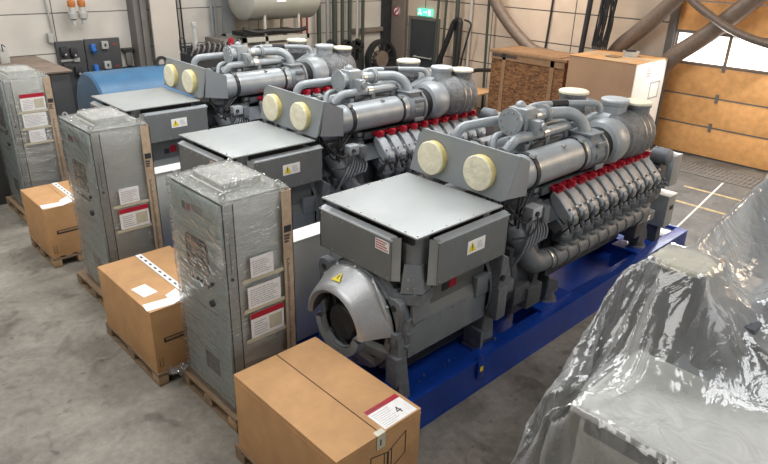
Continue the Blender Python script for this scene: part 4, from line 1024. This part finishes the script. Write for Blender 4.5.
# big dark steel cabinet behind the farthest wrapped cabinet
t = thing('steel_cabinet', 'large dark grey steel cabinet with a dusty brown top, behind the farthest wrapped cabinet', 'cabinet', (-.3, 9.0, 0))
b = MB(); b.use('darkgrey'); b.box(-1.2, .33, 8.12, 9.9, .0, 1.97, .01); b.box(-1.15,.28,8.1,8.12,.15,1.85,.004); b.build('cabinet_body', None, t, loc=(-.3,9.0,0))
b = MB(); b.use('topbrown'); b.box(-1.24, .37, 8.08, 9.94, 1.97, 2.0, .004); b.build('cabinet_top', None, t)
b = MB(); b.use('plug'); b.box(-.34,-.20,9.3,9.36,2.0,2.28,.01); b.use('dark'); b.tube([(-.28,9.3,2.2),(-.30,9.25,2.33),(-.26,9.2,2.28)],.008,6)
tag(b.build('metal_offcut'), 'small upright grey metal piece on the dark cabinet top', 'metal part')
b = MB(); b.use('darkgrey'); b.box(-3.2,-1.35,8.6,10.2,0,1.5,.02); b.use('dark'); b.box(-3.1,-1.4,8.58,8.6,.1,1.4)
tag(b.build('steel_cabinet'), 'low dark steel cupboard at the left edge, beyond the farthest wrapped cabinet', 'cabinet')
# blue tank
t = thing('blue_tank', 'sky blue horizontal tank with round end behind the farthest generator set', 'tank', (2.3, 9.3, 0))
b = MB(); b.use('tankblue'); b.lathe((1.05,9.5,.95),(1,0,0),[(0,0),(-.0,.55),(.0,.70),(.04,.74),(1.75,.74),(1.79,.70),(1.79,0)],48); b.build('tank_shell', None, t, loc=(2.3,9.3,0))
b = MB(); b.use('tankblue'); 
for x in (1.3, 2.4): b.prism([V((x,8.95,0)),V((x,10.05,0)),V((x,9.95,.45)),V((x,9.5,.25)),V((x,9.05,.45))],(.12,0,0))
b.build('cradle', None, t)
b = MB(); b.use('dark'); b.lathe((2.55,9.5,1.74),(0,1,.0),[(-.02,.13),(.02,.13),(.02,.07),(-.02,.07),(-.02,.13)],22); b.box(2.43,2.67,9.47,9.53,1.66,1.70); b.build('lifting_eye', None, t)

# old bare engine on a stand
def lift(b):
    for v in b.bm.verts: v.co.z += .38
ZS = .38
t = thing('bare_engine', 'dark bare engine with a red filter, behind the farthest generator set', 'engine', (3.7, 9.4, 0))
b = MB(); b.use('dark'); rr = random.Random(21)
b.box(3.05,4.4,9.15,9.7,.8,1.5,.03); b.box(3.2,4.2,9.2,9.6,1.5,1.62,.02)
for i in range(22):
    x = 3.05+rr.uniform(0,1.2); y = rr.uniform(9.08,9.5); z = 1.45+rr.uniform(0,.12); b.box(x,x+rr.uniform(.04,.14),y,y+rr.uniform(.05,.15),1.4,z+.06,.01)
b.use('columnd')
for i in range(10): b.tube([(3.0+.12*i,9.1,1.5),(3.05+.12*i,9.05,1.66),(3.15+.12*i,9.3,1.75-.03*(i%3)),(3.2+.1*i,9.5,1.5)],.018,8)
lift(b); b.build('engine_block', None, t, loc=(3.7,9.4,0))
b = MB(); b.use('red'); b.cyl((3.95,9.15,1.55),(3.95,9.15,1.76),.055,n=16); b.cyl((3.95,9.15,1.76),(3.95,9.15,1.79),.035,n=12); lift(b); b.build('red_filter', None, t)
b = MB(); b.use('plug'); b.cyl((3.22,9.3,1.9),(3.22,9.3,2.42),.045,n=12); b.cyl((3.22,9.3,2.42),(3.22,9.3,2.5),.06,n=12); b.build('exhaust_stub', None, t)
b = MB(); b.use('columnd')
for x in (3.1,4.3):
    for y in (9.2,9.65): b.box(x-.04,x+.04,y-.04,y+.04,0,1.12)
b.box(3.05,4.4,9.15,9.7,1.12,1.175); b.build('engine_stand', None, t)
b = MB(); b.use('ink'); b.tube([(2.9,9.35,1.58),(2.9,9.35,1.82),(3.02,9.35,1.82),(3.02,9.35,1.6)],.012,8); lift(b); b.build('handle', None, t)
# rack of pipes behind
t = thing('pipe_rack', 'thin dark pipe rack on the white wall behind the bare engine', 'pipe rack', (4.2, 11.3, 0))
b = MB(); b.use('dark')
for x in (3.98, 4.08): b.tube([(x,YW-.08,.0),(x-.04,YW-.08,2.4),(x-.06,YW-.08,ZC-.1)],.02,8)
b.tube([(3.98,YW-.1,1.72),(4.92,YW-.1,1.75)],.02,8); b.tube([(3.98,YW-.1,1.55),(4.92,YW-.1,1.58)],.015,8)
b.build('thin_pipes', None, t, loc=(4.2,11.3,0))
b = MB(); b.use('pipe'); b.tube([(4.80,YW-.12,.0),(4.80,YW-.12,2.3),(4.76,YW-.12,ZC-.1)],.035,10); b.tube([(4.90,YW-.12,.0),(4.90,YW-.12,2.3),(4.86,YW-.12,ZC-.1)],.02,10); b.build('grey_pipes', None, t)

# raised tank on frame with beige cabinet
t = thing('storage_tank', 'large greenish grey cylindrical tank lying on a raised steel frame', 'tank', (5.7, 10.2, 2.2))
b = MB(); b.use('tankgrey'); b.lathe((4.85,10.35,2.90),(1,0,0),[(0,0),(-.0,.25),(.06,.48),(.14,.55),(2.0,.55),(2.08,.48),(2.14,.25),(2.14,0)],40); b.build('tank_shell', None, t, loc=(5.7,10.2,2.2))
b = MB(); b.use('tankgrey'); 
for x in (5.34, 6.3):
    for y in (9.98, 10.68): b.box(x, x+.06, y, y+.05, 2.03, 2.62)
b.box(5.2,6.5,9.97,10.04,2.10,2.14)
b.use('black'); b.box(4.85,6.4,10.1,10.6,2.035,2.12); b.tube([(4.75,9.95,2.22),(5.1,9.9,2.12),(5.5,9.95,2.16),(6.2,9.9,2.11),(6.5,9.95,2.15)],.05,8); b.build('saddle', None, t)
b = MB(); b.use('white'); b.box(5.6,5.85,9.805,9.81,2.78,2.9); b.build('data_plate', None, t)
t = thing('tank_stand', 'beige raised steel stand carrying the greenish grey tank', 'frame', (5.7, 10.2, 0))
b = MB(); b.use('tankgrey')
for x in (4.75, 5.32, 6.5): 
    for y in (9.9, 10.8): b.box(x-.04,x+.04,y-.04,y+.04,0,2.03)
b.box(4.71,6.54,9.86,9.94,1.93,2.03); b.box(4.71,6.54,10.76,10.84,1.93,2.03); b.box(4.71,6.54,9.86,9.94,1.1,1.18); b.build('frame_beams', None, t, loc=(5.7,10.2,0))
b = MB(); b.use('beige'); b.box(5.36,6.46,10.0,10.7,.2,1.86,.01); b.box(4.79,5.28,10.0,10.7,.2,1.80,.01); b.use('rubberg'); b.box(5.9,5.905,9.995,10.0,.25,1.82); tag(b.build('storage_cupboard'), 'beige cupboard standing inside the raised tank frame', 'cupboard')
b = MB(); b.use('columnd'); b.box(4.25,4.7,10.1,10.8,0,2.0,.01); b.use('tankgrey'); b.box(4.27,4.68,10.08,10.1,.1,1.9); tag(b.build('grey_cabinet'), 'narrow grey cabinet left of the raised tank frame', 'cabinet')

# bank of vertical pipes
for i, (x, r, m, lab) in enumerate(((7.35,.035,'redpipe','thin dull red pipe first beside the raised tank'),(7.55,.03,'redpipe','second thin dull red pipe beside the raised tank'),(7.95,.06,'green','thick green pipe just right of the red pipes'),(8.25,.05,'pipe','pale grey pipe between two green pipes'),(8.50,.07,'green','thickest green pipe in the middle of the pipe bank'),(8.78,.05,'green','green pipe right of the thickest one'),(9.05,.06,'green','green pipe fourth among the green ones'),(9.33,.04,'plug','light grey pipe near the right of the pipe bank'),(9.55,.05,'green','last green pipe before the round reel'))):
    hang('wall_pipe', lab, 'pipe', [(x,YW-.22,.4),(x,YW-.22,ZC-.05)], r, m, 'bank of vertical pipes on the side wall', n=12)
b = MB(); b.use('dark'); rr = random.Random(4)
for i in range(14):
    x = 7.7+.11*i; z = 1.15+.45*rr.random(); b.cyl((x,YW-.58,z),(x,YW-.64,z),.10+.03*rr.random(),n=14); b.cyl((x,YW-.64,z),(x,YW-.72,z),.02,n=8)
for i in range(13):
    x = 7.65+.12*i; b.box(x,x+.12,YW-.58,YW-.36,0 if i%4==0 else .5+.1*(i%3),1.5-.15*(i%4),.01)
tag(b.build('valve_manifold'), 'cluster of dark hand valves at the foot of the pipe bank', 'valves')
t = thing('cable_reel', 'round dark hose reel beside the corner column', 'reel', (9.98, 10.95, 0))
b = MB(); b.use('dark'); b.lathe((9.98,10.95,1.0),(0,1,0),[(-.1,.55),(.1,.55),(.1,.46),(-.1,.46),(-.1,.55)],40); b.build('rim', None, t)
b = MB(); b.use('topbrown'); b.cyl((9.98,10.86,1.0),(9.98,11.04,1.0),.24,n=24); b.build('drum', None, t)
b = MB(); b.use('dark')
for k in range(10):
    a = 2*PI*k/10; d = V((math.cos(a),0,math.sin(a))); b.tube([V((9.98,10.90,1.0))+d*.2, V((9.98,10.90,1.0))+d*.5], .02, 8)
b.box(9.73,10.23,10.87,11.03,.3,.5); b.box(9.68,9.78,10.87,11.03,0,.9); b.box(10.18,10.28,10.87,11.03,0,.9); b.build('spokes_and_stand', None, t)
b = MB(); b.use('columnb'); b.box(9.3,10.5,YW-.14,YW-.02,1.72,1.84,.01); tag(b.build('cable_tray'), 'brown cable tray on the side wall above the round reel', 'tray')

# ------------------------------------------------------------------ things under the dust sheet
FX0, FX1, FY0, FY1, FZ = -.17, .72, -3.1, -1.50, 1.38
t = thing('covered_generator_set', 'light grey machine standing under the clear dust sheet at the right', 'generator', (1.5, -2.3, 0))
b = MB(); b.use('whitep'); b.box(FX0, FX1, FY0, FY1, FZ-.05, FZ, .01); b.use('greycab'); b.box(FX0+.05, FX1-.03, FY0+.05, FY1-.05, .35, FZ-.05, .012); o = b.build('terminal_box', None, t)
b = MB(); b.use('steel'); b.bolts([(FX0+.06+.15*i, y, FZ) for i in range(6) for y in (FY1-.05,)]+[(FX1-.04, FY1-.1-.2*i, FZ) for i in range(7)], (0,0,1), .011, .008); b.use('dark'); b.box(FX0+.02,FX0+.05,FY0+.1,FY1-.1,FZ-.16,FZ-.06); b.build('box_bolts', None, o)
b = MB(); b.use('paint'); b.box(.74, 5.0, -2.85, -1.72, .3, 1.35, .02); b.box(0,5.2,-2.95,-1.62,.0,.3,.01); b.build('engine_body', None, t)
b = MB(); b.use('castd'); b.lathe((1.3,-2.3,1.50),(1,0,0),[(0,0),(0,.2),(.1,.32),(.5,.34),(.9,.3),(1.0,.1),(1.0,0)],28); b.lathe((2.4,-2.3,1.45),(1,0,0),[(0,0),(0,.25),(.05,.30),(2.2,.30),(2.25,.0)],24)
b.box(1.0,1.35,-2.1,-1.75,1.3,1.7,.03); b.build('turbo_casing', None, t)
b = MB(); b.use('black'); b.lathe((1.15,-2.75,1.2),(0,1,.1),[(0,.05),(0,.16),(.3,.2),(.5,.12),(.5,0)],20); b.tube([(.9,-1.85,1.30),(.95,-1.9,1.45),(1.25,-2.2,1.60),(1.5,-2.5,1.5)],.07,12); b.build('dark_pipework', None, t)
CAPX, CAPY, CAPZ, CAPR = 1.06, -1.56, 1.99, .20
b = MB(); b.use('castd'); b.lathe((CAPX,CAPY,1.3),(0,0,1),[(0,.12),(.2,.12),(.3,.15),(.62,.16),(.66,.19),(.68,.19)],26); b.box(CAPX-.1,CAPX+.25,CAPY-.3,CAPY+.05,1.1,1.4,.02); o = b.build('exhaust_outlet', None, t)
b = MB(); b.use('dustcap'); b.lathe((CAPX,CAPY,CAPZ-.03),(0,0,1),[(0,CAPR),(.02,CAPR),(.03,CAPR*.95),(.032,0)],30); b.build('outlet_cap', None, o)
b = MB(); b.use('paint'); b.box(2.72,3.28,-2.18,-1.52,1.3,2.24,.03); b.build('rear_housing', None, t)

def dust_sheet():
    def dens(a, b_, k, n):     # n samples from a to b_, denser near a
        u = np.linspace(0, 1, n); return a+(b_-a)*(u**k)
    xs = np.concatenate([dens(-.34, -.15, 1.0, 14)[:-1], np.linspace(-.15, 1.6, 62)[:-1], np.linspace(1.6, 4.9, 60)])
    ys = np.concatenate([np.linspace(-1.08, -1.48, 30)[:-1], np.linspace(-1.48, -3.3, 56)])
    X, Y = np.meshgrid(xs, ys, indexing='ij')
    def dbox(x0, x1, y0, y1):
        dx = np.maximum(np.maximum(x0-X, X-x1), 0); dy = np.maximum(np.maximum(y0-Y, Y-y1), 0); return np.hypot(dx, dy)
    boxes = [(FX0, FX1, FY0, FY1, FZ+.012), (.74, 5.0, -2.85, -1.72, 1.36), (1.3,2.3,-2.55,-2.05,1.83), (2.4,4.6,-2.5,-2.1,1.74), (2.7,3.3,-2.2,-1.5,2.27), (CAPX-.185,CAPX+.185,CAPY-.185,CAPY+.185,CAPZ+.018), (.9,1.7,-2.8,-2.3,1.62)]
    Z = np.zeros_like(X)+.02
    for (x0, x1, y0, y1, h) in boxes:
        d = dbox(x0, x1, y0, y1); Z = np.maximum(Z, h-1.05*d)
    # taut ridge from the capped outlet to the tall housing
    tt = np.clip((X-1.06)/(2.75-1.06), 0, 1); dr = np.hypot(X-(1.06+tt*1.69), Y-(-1.52)); Z = np.maximum(Z, 2.0+.26*tt-.9*dr); pin_ridge = dr < .022
    # folds stretched out from the outlet and the box corner toward the floor
    fold = np.array([[.90,-1.42,2.0],[.84,-1.24,1.745],[.0,-1.22,1.185],[.04,-1.25,.75]])
    pins = []
    for A_, B_ in ((0,1),(1,2),(2,3)):
        a3, b3 = fold[A_], fold[B_]; ab = (b3-a3)[:2]; tt = np.clip(((X-a3[0])*ab[0]+(Y-a3[1])*ab[1])/(ab@ab), 0, 1)
        hz = a3[2]+(b3[2]-a3[2])*tt; dd = np.hypot(X-(a3[0]+tt*ab[0]), Y-(a3[1]+tt*ab[1]))
        inside_ = Y < a3[1]+tt*ab[1]
        Z = np.maximum(Z, hz-np.where(inside_, .35, 4.)*dd)
        pins.append(dd < .012)
    # straight tent from supports down to the outer hem
    hem = np.minimum(1, np.maximum(0, (-1.08-Y)/.15)); hemx = np.minimum(1, np.maximum(0, (X+.34)/.15))
    Z = np.minimum(Z, .02+2.1*np.minimum(hem, hemx)*1.05)
    P = np.stack([X, Y, Z], -1)
    rng = np.random.RandomState(2)
    P += rng.normal(0, .004, P.shape)
    nx, ny = X.shape
    pin = np.zeros((nx, ny), bool); pin[0, :] = True; pin[:, 0] = True; pin[-1, :] = True; pin[:, -1] = True
    pin |= pins[1] | pins[0] | pin_ridge
    w = np.where(pin, 0., 1.)[..., None]
    slack = 1.0
    def L0(A, B): return np.linalg.norm(A-B, axis=-1, keepdims=True)*slack
    cons = []
    def add(ai, bi):
        cons.append((ai, bi, L0(P[ai], P[bi])))
    for ph in (0, 1):
        add((slice(ph, nx-1, 2), slice(None)), (slice(ph+1, nx, 2), slice(None)))
        add((slice(None), slice(ph, ny-1, 2)), (slice(None), slice(ph+1, ny, 2)))
        add((slice(ph, nx-1, 2), slice(0, ny-1)), (slice(ph+1, nx, 2), slice(1, ny)))
        add((slice(ph, nx-1, 2), slice(1, ny)), (slice(ph+1, nx, 2), slice(0, ny-1)))
    fixed = []
    for (a, c, l) in cons:
        n0 = min(P[a].shape[0], P[c].shape[0]); n1 = min(P[a].shape[1], P[c].shape[1]); fixed.append((a, c, l, n0, n1))
    vel = np.zeros_like(P)
    def collide(Q):
        for (x0, x1, y0, y1, h) in boxes:
            e = .012
            ins = (Q[...,0] > x0-e) & (Q[...,0] < x1+e) & (Q[...,1] > y0-e) & (Q[...,1] < y1+e) & (Q[...,2] < h)
            if not ins.any(): continue
            dz = h-Q[...,2]; dx0 = Q[...,0]-(x0-e); dx1 = (x1+e)-Q[...,0]; dy1 = (y1+e)-Q[...,1]
            m = np.minimum(np.minimum(dz, dx0), np.minimum(dx1, dy1))
            Q[...,2] = np.where(ins & (m == dz), h, Q[...,2])
            Q[...,0] = np.where(ins & (m == dx0) & (m != dz), x0-e, Q[...,0]); Q[...,0] = np.where(ins & (m == dx1) & (m != dz), x1+e, Q[...,0])
            Q[...,1] = np.where(ins & (m == dy1) & (m != dz), y1+e, Q[...,1])
        Q[...,2] = np.maximum(Q[...,2], .006)
    for it in range(60):
        old = P.copy(); vel *= .93; vel[...,2] -= .0006
        P = P+vel*w
        for k in range(7):
            for (a, c, l, n0, n1) in fixed:
                A, B = P[a], P[c]; d = B-A; ln = np.linalg.norm(d, axis=-1, keepdims=True)+1e-9
                wa, wb = w[a], w[c]; ws = wa+wb+1e-9
                str_ = np.where(ln > l, 1., .25)
                cr = d*(ln-l)/ln/ws*str_
                P[a] = A+cr*wa; P[c] = B-cr*wb
            collide(P)
        P = np.where(pin[..., None], old, P); vel = P-old
    return P
P = dust_sheet()
b = MB(); b.use('film'); bm = b.bm
nx, ny = P.shape[:2]
vs = [[bm.verts.new(P[i, j]) for j in range(ny)] for i in range(nx)]
for i in range(nx-1):
    for j in range(ny-1): b.face([vs[i][j], vs[i+1][j], vs[i+1][j+1], vs[i][j+1]])
o = b.build('dust_sheet', None, None, sharp=180)
sheet = o; tag(o, 'clear wrinkled plastic dust sheet draped over the machine at the right', 'plastic sheet')
D = np.linalg.norm(P-np.array([.80,-1.36,1.45]), axis=-1); ci, cj = np.unravel_index(np.argmin(D), D.shape)
b = MB(); b.use('red')
for k in range(-3, 4):
    i_, j_ = int(ci)+k, int(cj)+int(round(.16*k*k))
    p, q, r_ = V(P[i_, j_]), V(P[i_+1, j_]), V(P[i_, j_+1]); n_ = (q-p).cross(r_-p).normalized()
    if n_.y > 0 and n_.z < 0 or n_.z < 0: n_ = -n_
    for e in (.006,): b.quad(p+n_*e, (q-p)*.75, (r_-p)*1.1)
o = b.build('printed_mark'); o.parent = sheet; o.location = V(o.location)-V(sheet.location)

# ------------------------------------------------------------------ lights
def area(name, loc, rot, sx, sy, e, col=(1,1,1)):
    l = bpy.data.lights.new(name, 'AREA'); l.shape = 'RECTANGLE'; l.size = sx; l.size_y = sy; l.energy = e; l.color = col
    o = bpy.data.objects.new(name, l); COL.objects.link(o); o.location = loc; o.rotation_euler = rot; return o
def aim(loc, tgt): return (V(tgt)-V(loc)).to_track_quat('-Z', 'Y').to_euler()
for x in (-3, 1.5, 6):
    area('ceiling_light', (x, 7.5, 6.3), (0,0,0), 3.2, .5, 230, (1,.98,.95))
area('skylight_and_fill', (3.0, 2.8, 6.4), (0,0,0), 7, 2.2, 520, (.97,.985,1))
area('skylight_and_fill', (-3.2, 1.5, 6.4), (0,0,0), 3, 4, 210, (1,.98,.95))
area('skylight_and_fill', (1.6, -3.6, 6.4), (0,0,0), 3.5, 1.8, 170, (.97,.985,1))  # added fill brightening the dust sheet, no known roof opening here
p = (2.5, -6.9, 3.4); area('side_fill_light', p, aim(p, (2.5, 0, .9)), 6, 2.5, 120, (.96,.98,1))  # added fill for the right-hand machine faces, standing in for bay daylight
p = (9.6, -4.6, 5.0); area('bay_light', p, aim(p, (10.6, 2.5, 1.2)), 2.5, 2.5, 380, (1,.80,.58))
p = (8.8, 5.6, 6.2); area('wall_wash', p, aim(p, (10.8, 6.5, 1.5)), 3, 1, 250, (1,.86,.70))
p = (XE-.15, 1.0, 2.25); area('window_daylight', p, aim(p, (6.5, -.5, .2)), 3.4, .6, 120, (.95,.98,1))
w = bpy.data.worlds.new('hall_air'); w.use_nodes = True; w.node_tree.nodes['Background'].inputs[0].default_value = (.6,.65,.7,1); w.node_tree.nodes['Background'].inputs[1].default_value = .36
bpy.context.scene.world = w

# ------------------------------------------------------------------ camera
YAW, PIT, ROL, FPX = .798, .417, .029, 631.3
ca, sa, cb, sb, cr, sr = math.cos(YAW), math.sin(YAW), math.cos(PIT), math.sin(PIT), math.cos(ROL), math.sin(ROL)
f = V((ca*cb, sa*cb, -sb)); r = V((sa, -ca, 0)); u = r.cross(f)
r2 = r*cr+u*sr; u2 = u*cr-r*sr
cam = bpy.data.cameras.new('camera'); co = bpy.data.objects.new('camera', cam); COL.objects.link(co)
mt = Matrix((r2, u2, -f)).transposed().to_4x4(); mt.translation = V((-3.195, -2.918, 3.882)); co.matrix_world = mt
cam.sensor_width = 36; cam.lens = FPX*36/768; cam.clip_start = .05; cam.clip_end = 100
sc = bpy.context.scene; sc.camera = co
sc.view_settings.view_transform = 'Standard'; sc.view_settings.exposure = -.27
sc.cycles.max_bounces = 10; sc.cycles.transparent_max_bounces = 24; sc.cycles.use_denoising = True
for o in list(sc.objects):
    if '_o' in o: del o['_o']
